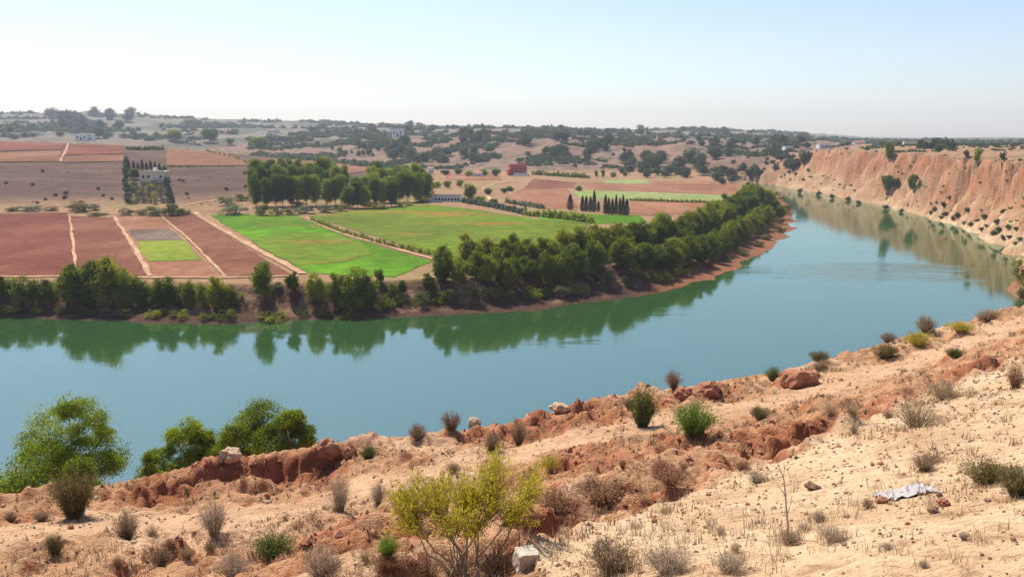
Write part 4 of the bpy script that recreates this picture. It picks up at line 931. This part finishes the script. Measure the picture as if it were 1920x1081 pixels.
near_tree(335, 768, 58, 150, 304, 'green tree below the rim, lower left one of the touching three', cen=(0, 0, .76), rad=(.36, .36, .19), nlobe=20, lobe_r=.15, sub=26, per=52, leaf=.028, spread=.26, mat='leaf_near', low=.35, trunk=(.02, .35), aspect=.45, ar=2.8)
near_tree(472, 742, 60, 165, 305, 'green tree below the rim, tallest and middle one of the touching three', cen=(0, 0, .78), rad=(.36, .36, .18), nlobe=20, lobe_r=.15, sub=26, per=52, leaf=.027, spread=.26, mat='leaf_near', low=.35, trunk=(.02, .38), aspect=.45, ar=2.8)
near_tree(548, 756, 59, 95, 306, 'narrow green tree below the rim, right one of the touching three', cen=(0, 0, .80), rad=(.32, .32, .17), nlobe=15, lobe_r=.2, sub=24, per=46, leaf=.05, mat='leaf_near', low=.35, trunk=(.03, .4), aspect=.45, ar=4.5)
near_tree(408, 784, 59, 90, 308, 'green tree filling the gap between the two taller of the touching trees below the rim', cen=(0, 0, .78), rad=(.34, .34, .18), nlobe=14, lobe_r=.19, sub=24, per=46, leaf=.045, mat='leaf_near', low=.35, trunk=(.03, .4), aspect=.45, ar=4)
near_tree(280, 836, 55, 60, 307, 'small green tree below the rim at the left foot of the touching three', hmin=7, cen=(0, 0, .70), rad=(.36, .36, .26), nlobe=14, lobe_r=.2, sub=20, per=40, leaf=.06, ar=4, mat='leaf_near', low=.1, trunk=(.02, .3), aspect=.45)

# ------------------------------------------------------------------ shrubs of the slope
def shrub(seed, nstem, nleaf, leaf, mat, stem='twig', t0=.25, fan=.9, aspect=.16, rnd=.5, gravity=.15, tuft=0., stem_r=.006, lean=0.):
    rg = np.random.default_rng(seed); tb = Tubes(); P = []; Dd = []; T = []
    for i in range(nstem):
        a = rg.uniform(0, 2*math.pi); k = rg.uniform(0, 1)**.6*fan; top = np.array((math.cos(a)*.5*k+lean, math.sin(a)*.5*k, math.sqrt(max(.05, 1-(k*.92)**2))*rg.uniform(.62, 1.0)))
        base = np.array((math.cos(a), math.sin(a), 0))*rg.uniform(0, .10); base[2] = -.05
        mid = base*.5+top*.5+np.array((0, 0, .10))+rg.normal(size=3)*.05
        ts = np.linspace(0, 1, 5); pts = [(1-t)**2*base+2*t*(1-t)*mid+t*t*top for t in ts]
        if i < 90: tb.add(pts, np.linspace(stem_r, stem_r*.25, 5), 3)
        m_ = max(3, int(nleaf/nstem*rg.uniform(.6, 1.4))); t = rg.uniform(t0, 1.03, m_)[:, None]
        p = (1-t)**2*base+2*t*(1-t)*mid+t*t*top; dv = 2*(1-t)*(mid-base)+2*t*(top-mid); dv /= np.linalg.norm(dv, axis=1, keepdims=True)
        P.append(p+rg.normal(size=(m_, 3))*(.02+.04*t)); Dd.append(dv+rg.normal(size=(m_, 3))*rnd-np.array((0, 0, gravity))*t); T.append(np.clip(rg.uniform(.2, .8)+rg.normal(size=m_)*.15, 0, 1))
    P = np.concatenate(P); Dd = np.concatenate(Dd); Dd /= np.linalg.norm(Dd, axis=1, keepdims=True)
    Nn = rg.normal(size=P.shape); Nn -= Dd*np.sum(Nn*Dd, 1, keepdims=True); Nn /= np.linalg.norm(Nn, axis=1, keepdims=True)
    V, Fc = leafquads(P, Nn, leaf*rg.uniform(.6, 1.5, len(P)), leaf*aspect*rg.uniform(.7, 1.3, len(P)), rg, Dd)
    k_ = 1/max(V[:, 2].max(), .5); V[:, 2] *= k_
    return [('stems', tb.mesh('stems', M[stem])), ('foliage', mesh_np('foliage', V, Fc, M[mat], smooth=False, attrs={'tint': np.repeat(np.concatenate(T), 4)}))]
SH = {
 'olive': [shrub(400+i, 120, 4200, .085, 'leaf_olive', t0=.12) for i in range(2)],
 'brown': [shrub(410+i, 110, 3000, .085, 'leaf_brown', t0=.15) for i in range(3)],
 'grey': [shrub(420+i, 120, 2600, .075, 'leaf_greydry', 'straw_twig', t0=.35, aspect=.12) for i in range(3)],
 'green': [shrub(430+i, 110, 5200, .06, 'leaf_green', t0=.12, aspect=.28) for i in range(2)],
 'bright': [shrub(440+i, 120, 5600, .06, 'leaf_bright', t0=.2, aspect=.2) for i in range(2)],
 'straw': [shrub(450+i, 110, 1500, .12, 'straw', 'straw_twig', t0=.2, aspect=.07, fan=1.0) for i in range(3)],
 'lime': [shrub(460+i, 90, 2400, .075, 'leaf_lime', 'straw_twig', t0=.4, aspect=.16) for i in range(2)],
 'rust': [shrub(470+i, 110, 2600, .08, 'rust', t0=.15) for i in range(2)],
}
SHRUBS = []
def sh(kind, u, vb, w, h, label, name=None, depth=None):
    for _ in range(14):
        p = hit(u, vb)
        if p is not None and p[2] > 20: break
        vb += 3
    if p is not None: SHRUBS.append((p[0], p[1], w*project(p)[2]/F*.5))
    nm = name or {'straw': 'dry_grass_tuft', 'lime': 'broom_shrub', 'green': 'green_shrub', 'bright': 'green_shrub'}.get(kind, 'dry_shrub')
    return by_px(nm, pick(SH[kind]), u, vb, vb-h, w*1.12, label, 'grass tuft' if kind == 'straw' else 'shrub', sink=.03)
sh('olive', 140, 968, 92, 106, 'tall olive brown feathery shrub shading the sandy path')
sh('brown', 238, 1012, 54, 66, 'dark brown dry shrub just right of the tall olive shrub')
sh('grey', 402, 1000, 66, 76, 'pinkish grey dry shrub alone in the middle of the path')
sh('olive', 104, 1038, 42, 46, 'small olive shrub below the tall olive brown one')
sh('brown', 303, 1062, 48, 48, 'round brown shrub near the bottom, between the path and the edge')
sh('brown', 352, 1046, 34, 26, 'small brown shrub touching the path, right of the round brown one')
sh('rust', 222, 1062, 28, 22, 'tiny rusty shrub at the bottom left')
sh('brown', 394, 1036, 24, 30, 'little upright brown shrub under the pinkish grey one')
sh('grey', 436, 1080, 84, 58, 'wide grey brown shrub cut by the bottom edge, left one of two')
sh('green', 515, 1042, 88, 50, 'spreading yellow green shrub beside the red crumbling bank')
sh('grey', 603, 1082, 84, 76, 'wide grey dry shrub cut by the bottom edge, right one of two')
sh('grey', 638, 957, 54, 78, 'tall grey dry shrub where the path meets the red bank')
sh('grey', 710, 942, 36, 52, 'slender grey dry shrub left of the yellow broom')
sh('rust', 728, 1066, 66, 40, 'low rusty skirt of dry stems under the bright green tuft')
sh('bright', 728, 1040, 50, 46, 'bright green tuft of leaves in front of the yellow broom')
sh('lime', 1032, 882, 48, 40, 'small yellow shrub to the upper right of the yellow broom')
sh('rust', 846, 800, 46, 46, 'reddish dry shrub standing on the rim against the water, largest there')
sh('rust', 783, 810, 38, 30, 'low reddish dry shrub on the rim against the water')
sh('brown', 972, 832, 42, 52, 'dark dry shrub on the path above the yellow broom')
sh('brown', 922, 845, 42, 42, 'dry brown shrub left of the dark one on the path')
sh('brown', 850, 888, 32, 26, 'small brown shrub behind the yellow broom')
sh('green', 1205, 800, 58, 84, 'tall dark olive green shrub throwing a shadow near the rim')
sh('rust', 1264, 728, 38, 44, 'dry reddish shrub on the red knoll at the rim')
sh('bright', 1300, 815, 96, 76, 'bright green rounded shrub in the gully')
sh('green', 1450, 714, 38, 32, 'grey green shrub on the rim beside the red boulder')
sh('brown', 1665, 642, 38, 22, 'dark low shrub on the rim against the water')
sh('brown', 1735, 622, 46, 36, 'round brown shrub on the rim against the water, far right part')
sh('lime', 1722, 650, 66, 36, 'yellowish shrub under the round brown one on the rim')
sh('brown', 1852, 602, 46, 28, 'dark brown shrub on the rim nearest the right edge')
sh('brown', 1733, 882, 50, 38, 'round brown dry shrub on the cream stony slope')
sh('olive', 1845, 905, 90, 56, 'grassy olive shrub on the cream slope, left part of the right edge clump')
sh('olive', 1905, 928, 80, 70, 'grassy olive shrub cut by the right edge')
sh('straw', 1775, 748, 96, 40, 'wide tan grass tuft on the upper slope')
sh('straw', 1718, 800, 100, 66, 'tall straw grass tuft at the end of the spur')
sh('rust', 1903, 728, 40, 52, 'dark red brown shrub on the upper slope at the right edge')
sh('green', 690, 860, 36, 30, 'small dark green shrub beside the red clods on the rim')
sh('brown', 22, 978, 30, 24, 'small dark shrub on the path at the left edge')
sh('brown', 78, 975, 36, 22, 'low brown shrub on the path left of the tall olive one')
sh('rust', 1255, 905, 90, 40, 'tan rusty brush in the gully below the bright green shrub')
sh('rust', 1130, 940, 110, 54, 'wide rusty brush to the right of the yellow broom')
sh('rust', 1050, 965, 100, 60, 'rusty dry brush touching the right side of the yellow broom')
sh('straw', 1555, 778, 36, 30, 'small straw tuft beside the sandy path')
sh('straw', 1600, 778, 34, 26, 'small straw tuft at the upper edge of the spur')
sh('olive', 1425, 785, 44, 30, 'low olive tuft between the gully and the path')
sh('olive', 1535, 655, 44, 26, 'low olive shrub along the rim left of the yellowish one')
sh('olive', 1660, 670, 56, 30, 'olive shrub on the path side of the rim')
sh('lime', 1800, 622, 60, 26, 'yellowish grass shrub on the rim towards the right edge')
sh('green', 1790, 670, 40, 22, 'small green shrub on the path side of the upper slope')
sh('rust', 1390, 880, 40, 24, 'tiny rusty shrub on the edge of the spur')
sh('grey', 1420, 905, 44, 26, 'pale dry tuft right on the spur edge')
sh('brown', 1480, 1020, 54, 30, 'dry brown tuft at the foot of the bare sapling')
sh('grey', 1560, 1015, 70, 34, 'grey dry tuft right of the bare sapling')
sh('grey', 1250, 1075, 110, 60, 'grey twiggy brush at the bottom right of the pale block')
sh('brown', 1150, 1070, 110, 66, 'brown twiggy brush just right of the pale block')
sh('grey', 1370, 1072, 90, 40, 'low grey brush at the bottom of the cream slope')
row = []
for i in range(48):
    u = random.uniform(0, 1915); v = random.uniform(620, 1075); p = hit(u, v)
    if p is None or p[2] < 15 or p[1] > 90: continue
    dt_ = float(seg_dist(np.array([p[0]]), np.array([p[1]]), track)[0][0])
    if dt_ < 1.6: continue
    row.append(sh(random.choice(('straw', 'straw', 'rust', 'brown', 'grey')), u, v, random.uniform(18, 40), random.uniform(12, 24), None, 'scrub_tuft')); row[-1]['category'] = 'shrub'
run_labels(row, '{} small dry tuft from the left among those strewn over the near slope', 'small dry tufts strewn over the near slope')

# the yellow broom and the dark brush round its foot
def broom():
    p = hit(872, 1072); d = project(p)[2]; s_ = d/F
    e = empty('broom_shrub', p); tag(e, 'big yellow green broom shrub on bare twisted stems, largest plant in front', 'shrub')
    rg = np.random.default_rng(77); tb = Tubes(); P = []; Dd = []; T = []
    def loc(u, v, dy): return np.array(((u-872)*s_, dy, (1072-v)*s_))
    blobs = [(790, 930, 60, 42, .2), (850, 945, 55, 44, -.3), (905, 915, 48, 40, .3), (945, 912, 50, 44, .1), (930, 884, 36, 28, .5), (975, 935, 36, 40, -.1), (885, 960, 40, 36, 0), (765, 955, 36, 30, 0), (1000, 905, 30, 32, .2), (870, 925, 36, 28, .4), (752, 940, 30, 30, .3), (810, 915, 40, 26, .3)]
    for bu, bv, bw, bh, dy in blobs:
        c = loc(bu, bv, dy)
        root = np.array((rg.normal()*.12, rg.normal()*.12, -.05)); fork = root*.6+c*.45+np.array((0, 0, -.12))+rg.normal(size=3)*.06
        tb.add([root, root*.5+fork*.5+rg.normal(size=3)*.04, fork, fork*.4+c*.6], [.022, .018, .013, .008], 5)
        for j in range(46):
            q = c+np.clip(rg.normal(size=3), -1.8, 1.8)*np.array((bw*s_*.5, .26, bh*s_*.42)); st = fork*.5+c*.5+rg.normal(size=3)*.05
            out = q-fork; out /= np.linalg.norm(out)+1e-9; end = q+out*.07
            tb.add([st, st*.4+q*.6+rg.normal(size=3)*.03, end], [.006, .004, .002], 3)
            m_ = 27; t = rg.uniform(.3, 1.02, m_)[:, None]; pp = st*(1-t)+end*t+rg.normal(size=(m_, 3))*.03
            P.append(pp); Dd.append(np.tile(out, (m_, 1))+rg.normal(size=(m_, 3))*.6); T.append(np.clip(rg.uniform(.2, .9)+rg.normal(size=m_)*.15, 0, 1))
    P = np.concatenate(P); Dd = np.concatenate(Dd); Dd /= np.linalg.norm(Dd, axis=1, keepdims=True)
    Nn = np.cross(Dd, rg.normal(size=P.shape)); Nn /= np.linalg.norm(Nn, axis=1, keepdims=True)
    V, Fc = leafquads(P, Nn, .065*rg.uniform(.6, 1.4, len(P)), .015, rg, Dd)
    link('stems', tb.mesh('stems', M['straw_twig']), e); link('foliage', mesh_np('foliage', V, Fc, M['leaf_lime'], smooth=False, attrs={'tint': np.repeat(np.concatenate(T), 4)}), e)
broom()
TW = [shrub(480+i, 160, 1500, .05, 'rust', 'twig', t0=.45, aspect=.12, stem_r=.008) for i in range(2)]
for u, v, w, h, lb in ((860, 1084, 120, 70, 'dark twiggy brush around the broom\'s foot, left half'), (930, 1080, 110, 80, 'dark twiggy brush between the broom\'s foot and the pale block'), (800, 1088, 90, 50, 'dark twiggy brush left of the broom\'s foot at the bottom')):
    by_px('twig_brush', pick(TW), u, v, v-h, w*1.1, lb, 'brush', sink=.03)
# the bare sapling
p = hit(1480, 1010); d = project(p)[2]; s_ = d/F
e = empty('bare_sapling', p); tag(e, 'thin leafless sapling standing alone on the cream slope', 'sapling')
L3 = lambda u, v, y_=0.: np.array(((u-1480)*s_, y_, (1010-v)*s_))
tb = Tubes(); tb.add([L3(1480, 1013), L3(1477, 985, .02), L3(1473, 955, .03), L3(1468, 920, .0), L3(1462, 890, -.04), L3(1454, 868, -.02), L3(1447, 852)], [.016, .014, .012, .010, .008, .005, .003], 6)
link('trunk', tb.mesh('trunk', M['pale_bark']), e)
for k in (((1469, 925), (1455, 905), (1443, 890)), ((1463, 892), (1466, 875), (1465, 858)), ((1474, 960), (1482, 940), (1484, 925)), ((1458, 880), (1452, 872), (1440, 868)), ((1446, 893), (1441, 884), (1443, 878))):
    tb = Tubes(); tb.add([L3(*k[0], 0), L3(*k[1], .05), L3(*k[2], .08)], [.006, .004, .002], 5); link('branch', tb.mesh('branch', M['pale_bark']), e)

# ------------------------------------------------------------------ stones
def rock_mesh(seed, mat, flat=.7, rough=.32, sub=3, box=0.):
    bm = bmesh.new(); bmesh.ops.create_icosphere(bm, subdivisions=sub, radius=.5)
    V = np.array([v.co[:] for v in bm.verts])
    if box: q = np.abs(V).max(1, keepdims=True); V = V*(1-box)+V/q*.42*box
    nn = V/np.linalg.norm(V, axis=1, keepdims=True)
    dsp = fbm(nn[:, 0]*1.7+seed, nn[:, 1]*1.7+nn[:, 2]*1.3, 3, seed)+.4*fbm(nn[:, 2]*4+seed, nn[:, 0]*4-nn[:, 1]*3, 2, seed+5)
    V = V*(1+rough*dsp[:, None]); V[:, 2] *= flat
    for v, c in zip(bm.verts, V): v.co = c
    me = bpy.data.meshes.new('stone'); bm.to_mesh(me); bm.free(); me.materials.append(M[mat]); me.polygons.foreach_set('use_smooth', [False]*len(me.polygons)); return me
RK = {k: [rock_mesh(i*11+j, k, random.uniform(.55, .85)) for i in range(3)] for j, k in enumerate(('stone_red', 'stone_pale', 'stone_dark'))}
def rock(kind, u, vb, w, h, label, name='stone', cat='stone', me=None):
    p = hit(u, vb); d = project(p)[2]; o_ = link(name, me or pick(RK[kind])); ww = w*d/F; hh = h*d/F
    o_.location = (p[0], p[1]+ww*.3, p[2]+hh*.30); o_.rotation_euler = (random.uniform(-.2, .2), random.uniform(-.2, .2), random.uniform(0, 6.28) if me is None else .3); o_.scale = (ww*1.05, ww*.95, hh*1.35)
    return tag(o_, label, cat)
rock('stone_pale', 427, 866, 42, 30, 'pale layered boulder sitting on the rim before the three trees', 'boulder', 'boulder')
rock('stone_red', 612, 856, 44, 34, 'dark red boulder on the rim at the end of the cut bank', 'boulder', 'boulder')
rock('stone_red', 655, 858, 26, 24, 'smaller dark red boulder on the rim, right of the larger one', 'boulder', 'boulder')
rock('stone_red', 1503, 726, 66, 36, 'broad flat topped red boulder on the rim beside the sandy path', 'boulder', 'boulder', rock_mesh(5, 'stone_red', .8, .2, 3, .6))
rock('stone_pale', 1050, 772, 36, 18, 'pale flat rock on the rim against the water', 'boulder', 'boulder')
rock('stone_pale', 888, 798, 24, 16, 'small pale rock on the rim right of the reddish shrub', 'boulder', 'boulder')
rock('stone_red', 1330, 745, 50, 30, 'red earth lump on the knoll above the bright green shrub', 'boulder', 'boulder')
rock('stone_red', 1285, 748, 36, 26, 'red earth lump on the knoll, left of the larger one', 'boulder', 'boulder')
rock('stone_red', 1655, 943, 24, 12, 'flat red stone below the bluish plastic sheet', 'stone', 'stone')
rock('stone_dark', 1752, 962, 22, 14, 'dark red stone, lower of the two right of the plastic sheet')
rock('stone_red', 1772, 948, 22, 14, 'red stone, upper of the two right of the plastic sheet')
rock('stone_dark', 1525, 918, 28, 12, 'dark jagged stone right of the bare sapling')
rock('stone_pale', 1130, 1030, 30, 26, 'whitish stone in the brush right of the pale block')
# the squarish pale block in the brush
bm = bmesh.new(); bmesh.ops.create_cube(bm, size=1); top = [f for f in bm.faces if f.normal.y < -.9]
r_ = bmesh.ops.inset_region(bm, faces=top, thickness=.14); bmesh.ops.translate(bm, verts=list({v for f in top for v in f.verts}), vec=(0, .10, 0))
bmesh.ops.bevel(bm, geom=[e_ for e_ in bm.edges], offset=.05, segments=2, affect='EDGES')
bmesh.ops.triangulate(bm, faces=bm.faces[:])
for _ in range(2): bmesh.ops.subdivide_edges(bm, edges=bm.edges[:], cuts=1, use_grid_fill=True)
BX = np.array([v.co[:] for v in bm.verts]); BD = .09*fbm(BX[:, 0]*2.2+3, BX[:, 1]*2.2+BX[:, 2]*1.7, 4, 88)+.05*fbm(BX[:, 2]*6, BX[:, 0]*6+BX[:, 1]*4, 3, 89)
for v, dd_ in zip(bm.verts, BD): v.co *= 1+dd_
me = bpy.data.meshes.new('block'); bm.to_mesh(me); bm.free(); me.materials.append(M['white_block'])
p = hit(986, 1064); d = project(p)[2]; o_ = link('stone_block', me); o_.scale = (40*d/F, 40*d/F, 38*d/F); o_.location = (p[0], p[1]+.1, p[2]+.08); o_.rotation_euler = (.1, .06, .35); tag(o_, 'pale squarish block with a hollow face lying in the dark brush', 'block')
# crumpled plastic sheet
p = hit(1712, 928); d = project(p)[2]; gx = np.linspace(-.5, .5, 34); SHRUBS.append((p[0], p[1], .5)); GX, GY = np.meshgrid(gx, gx); ww = 90*d/F
PX = p[0]+GX*ww*(1+.15*perlin(GY*4, GX*3, 3)); PY = p[1]+.25+GY*.75*(1+.3*perlin(GX*5, GY*2, 4)); PZ = gz(PX.ravel(), PY.ravel()).reshape(PX.shape)+.02+.06*np.abs(fbm(GX*6, GY*6, 4, 6))
o_ = link('plastic_sheet', mesh_np('plastic_sheet', np.stack([PX.ravel(), PY.ravel(), PZ.ravel()], 1), grid_faces(34, 34), M['sheet_film'])); tag(o_, 'crumpled bluish white plastic sheet lying on the cream slope', 'sheet')
row = []
for i in range(95):
    u = random.uniform(1040, 1910) if i < 70 else random.uniform(0, 1000); v = random.uniform(830, 1078) if i < 70 else random.uniform(940, 1078); p = hit(u, v)
    if p is None or p[1] > 60 or (i < 70 and not inside(np.array([p[0]]), np.array([p[1]]), cream_poly)[0]): continue
    s2 = random.uniform(5, 12); o_ = rock(random.choice(('stone_red', 'stone_dark', 'stone_pale', 'stone_dark')), u, v, s2, s2*random.uniform(.45, .8), None); row.append(o_)
run_labels(row, '{} small stone from the left among those strewn over the near ground', 'small stones strewn over the near ground')

# gravel and dry grass nobody could count
def scatter(n_, keep, seed):
    rg = np.random.default_rng(seed); b = rg.uniform(0.02, .86, n_)*(len(nys)-2); a = rg.uniform(.08, .97, n_)*(len(nts)-2)
    yy = nys[0]*(nys[1]/nys[0])**b; xx = (nts[0]+(nts[1]-nts[0])*a/1)*yy; yy = yy-25; xx = (nts[0]+(nts[1]-nts[0])*a)*(yy+25)
    u, v, d_ = project((xx, yy, gz(xx, yy))); ok = (d_ > 4) & (u > -150) & (u < 2080) & (v < 1200) & inside(xx, yy, south_poly) & keep(xx, yy, rg)
    return xx[ok], yy[ok], np.maximum(d_[ok], 4), rg
def octa(X, Y, Z, S, rg):
    n_ = len(X); base = np.array([(1, 0, 0), (0, 1, 0), (-1, 0, 0), (0, -1, 0), (0, 0, .75), (0, 0, -.6)]); V = base[None]*S[:, None, None]*rg.uniform(.55, 1.35, (n_, 6, 3))
    an = rg.uniform(0, 6.28, n_); c, s = np.cos(an)[:, None], np.sin(an)[:, None]; VX = V[..., 0]*c-V[..., 1]*s; VY = V[..., 0]*s+V[..., 1]*c
    V = np.stack([VX+X[:, None], VY+Y[:, None], V[..., 2]+Z[:, None]], -1).reshape(-1, 3)
    f = np.array([(0, 1, 4), (1, 2, 4), (2, 3, 4), (3, 0, 4), (1, 0, 5), (2, 1, 5), (3, 2, 5), (0, 3, 5)]); return V, (f[None]+(np.arange(n_)*6)[:, None, None]).reshape(-1, 3)
for k, (mt, lo, hi, n_, seed) in enumerate((('stone_dark', .0007, .0025, 16000, 1), ('stone_red', .0007, .0026, 9000, 2), ('stone_pale', .0009, .0038, 9000, 3))):
    X, Y, dd, rg = scatter(n_*3, lambda a, b, r: r.uniform(0, 1, a.shape) < .12+.7*np.where(inside(a, b, cream_poly), 1, .12)*sstep(-.25, .45, fbm(a/1.7, b/1.7, 3, 300+k)), 500+seed)
    V, Fc = octa(X, Y, gz(X, Y)+.004, rg.uniform(lo, hi, len(X))*np.clip(dd, 8, 40)+.006, rg)
    tag(link('gravel', mesh_np('gravel', V, Fc, M[mt], smooth=False)), kind='stuff')
def tufts(n_, mt, seed, keepf, hgt, blades):
    X, Y, dd, rg = scatter(n_, keepf, seed); m_ = len(X); Z = gz(X, Y)
    bx = np.repeat(X, blades)+rg.normal(size=m_*blades)*.05; by = np.repeat(Y, blades)+rg.normal(size=m_*blades)*.05; bz = np.repeat(Z, blades)-.02; hh = np.repeat(hgt*rg.uniform(.5, 1.5, m_), blades)*rg.uniform(.5, 1.2, m_*blades); wd = np.repeat(np.clip(dd*.0006, .006, .035), blades)
    an = rg.uniform(0, 6.28, m_*blades); tilt = rg.uniform(.1, .9, m_*blades); tx = bx+np.cos(an)*hh*tilt; ty = by+np.sin(an)*hh*tilt
    V = np.stack([np.stack([bx-np.sin(an)*wd, by+np.cos(an)*wd, bz], 1), np.stack([bx+np.sin(an)*wd, by-np.cos(an)*wd, bz], 1), np.stack([tx, ty, bz+hh], 1)], 1).reshape(-1, 3)
    tag(link('dry_grass', mesh_np('dry_grass', V, np.arange(len(V)).reshape(-1, 3), M[mt], smooth=False, attrs={'tint': np.repeat(rg.uniform(0, 1, m_*blades), 3)})), kind='stuff')
def grassy(a, b, r):
    t_, _ = seg_dist(a, b, track); cm = inside(a, b, cream_poly)
    return (t_ > 1.5) & (r.uniform(0, 1, a.shape) < np.where(cm, .10, .75)*sstep(-.1, .5, fbm(a/4.2, b/4.2, 4, 321))+.02)
X, Y, dd, rg = scatter(60000, lambda a, b, r: r.uniform(0, 1, a.shape) < np.max([np.exp(-((a-q[0])**2+(b-q[1])**2)/(q[3]*q[3]*1.2)) for q in red_spots], 0)*.8, 555)
V, Fc = octa(X, Y, gz(X, Y)+.01, rg.uniform(.03, .13, len(X))*rg.uniform(.6, 1.6, len(X)), rg)
tag(link('rubble', mesh_np('rubble', V, Fc, M['stone_red'], smooth=False)), kind='stuff')
tufts(40000, 'straw', 601, grassy, .20, 9)
tufts(17000, 'leaf_brown', 602, grassy, .16, 9)
tufts(60000, 'leaf_greydry', 603, lambda a, b, r: (r.uniform(0, 1, a.shape) < .5*sstep(.7, 0., np.hypot((a-1.6)/3.6, (b-12.2)/2.0)-.4)), .17, 9)
tufts(60000, 'rust', 604, lambda a, b, r: (r.uniform(0, 1, a.shape) < .35*sstep(.7, 0., np.hypot((a-.4)/3.0, (b-13.2)/2.0)-.4)), .17, 9)
SB = np.array(SHRUBS)
def litter(a, b, r):
    k_ = np.zeros(a.shape)
    for q in SHRUBS: k_ = np.maximum(k_, np.exp(-((a-q[0])**2+(b-q[1])**2)/(q[2]*1.5+.12)**2))
    return r.uniform(0, 1, a.shape) < k_*.8
tufts(60000, 'straw', 605, litter, .14, 8)
tufts(60000, 'leaf_brown', 606, litter, .11, 8)
# low scrub nobody could count, on the far slopes and along the plateau
def far_scrub(n_, seed, u0, u1, y0, y1, keepf, size, mt, name='undergrowth'):
    rg = np.random.default_rng(seed); yy = np.exp(rg.uniform(math.log(y0), math.log(y1), n_)); xx = (rg.uniform(u0, u1, n_)-960)/1640*yy; z = gz(xx, yy)
    ok = (z > 3) & keepf(xx, yy, z, rg); xx, yy, z = xx[ok], yy[ok], z[ok]; m_ = len(xx); q = 26; s_ = np.repeat(size*rg.uniform(.5, 1.6, m_)*np.clip(yy/900, .6, 2.2), q)
    d = rg.normal(size=(m_*q, 3)); d /= np.linalg.norm(d, axis=1, keepdims=True); d[:, 2] = np.abs(d[:, 2])*.8
    P = np.stack([np.repeat(xx, q), np.repeat(yy, q), np.repeat(z, q)], 1)+d*s_[:, None]*rg.uniform(.5, 1, (m_*q, 1)); Nn = d+rg.normal(size=d.shape)*.5; Nn /= np.linalg.norm(Nn, axis=1, keepdims=True)
    V, Fc = leafquads(P, Nn, s_*.75, s_*.5, rg)
    tag(link(name, mesh_np(name, V, Fc, M[mt], smooth=False, attrs={'tint': np.repeat(rg.uniform(0, 1, m_*q), 4)})), kind='stuff')
nzf = lambda a, b, s_, k, lo, hi: sstep(lo, hi, fbm(a/s_, b/s_, 4, k))
far_scrub(13000, 701, 480, 1480, 930, 1500, lambda a, b, z, r: (z > 9) & (r.uniform(0, 1, a.shape) < nzf(a, b, 100, 401, .20, .38)), 3.0, 'leaf_far')
far_scrub(9000, 702, -100, 1500, 1400, 3400, lambda a, b, z, r: r.uniform(0, 1, a.shape) < nzf(a, b, 220, 402, .16, .36), 3.9, 'leaf_far')
far_scrub(11000, 703, 1420, 2000, 560, 2200, lambda a, b, z, r: (z > 31) & (r.uniform(0, 1, a.shape) < nzf(a, b, 70, 403, -.1, .35)*np.where(b > 800, 1, .3)), 2.0, 'leaf_far')
far_scrub(9000, 704, 1440, 1960, 290, 900, lambda a, b, z, r: (z < 31) & (r.uniform(0, 1, a.shape) < .6*nzf(a, b, 22, 404, -.1, .35)), 1.35, 'leaf_far')
far_scrub(1500, 705, -60, 480, 420, 800, lambda a, b, z, r: (z > 8) & (r.uniform(0, 1, a.shape) < .5*nzf(a, b, 30, 405, .1, .5)), .8, 'leaf_olive')
sc.view_settings.view_transform = 'Standard'; sc.view_settings.look = 'None'; sc.view_settings.exposure = .56; sc.view_settings.gamma = 1
sc.cycles.use_denoising = True
sc.cycles.max_bounces = 6; sc.cycles.diffuse_bounces = 2; sc.cycles.glossy_bounces = 2; sc.cycles.transmission_bounces = 3; sc.cycles.volume_bounces = 0; sc.cycles.transparent_max_bounces = 4
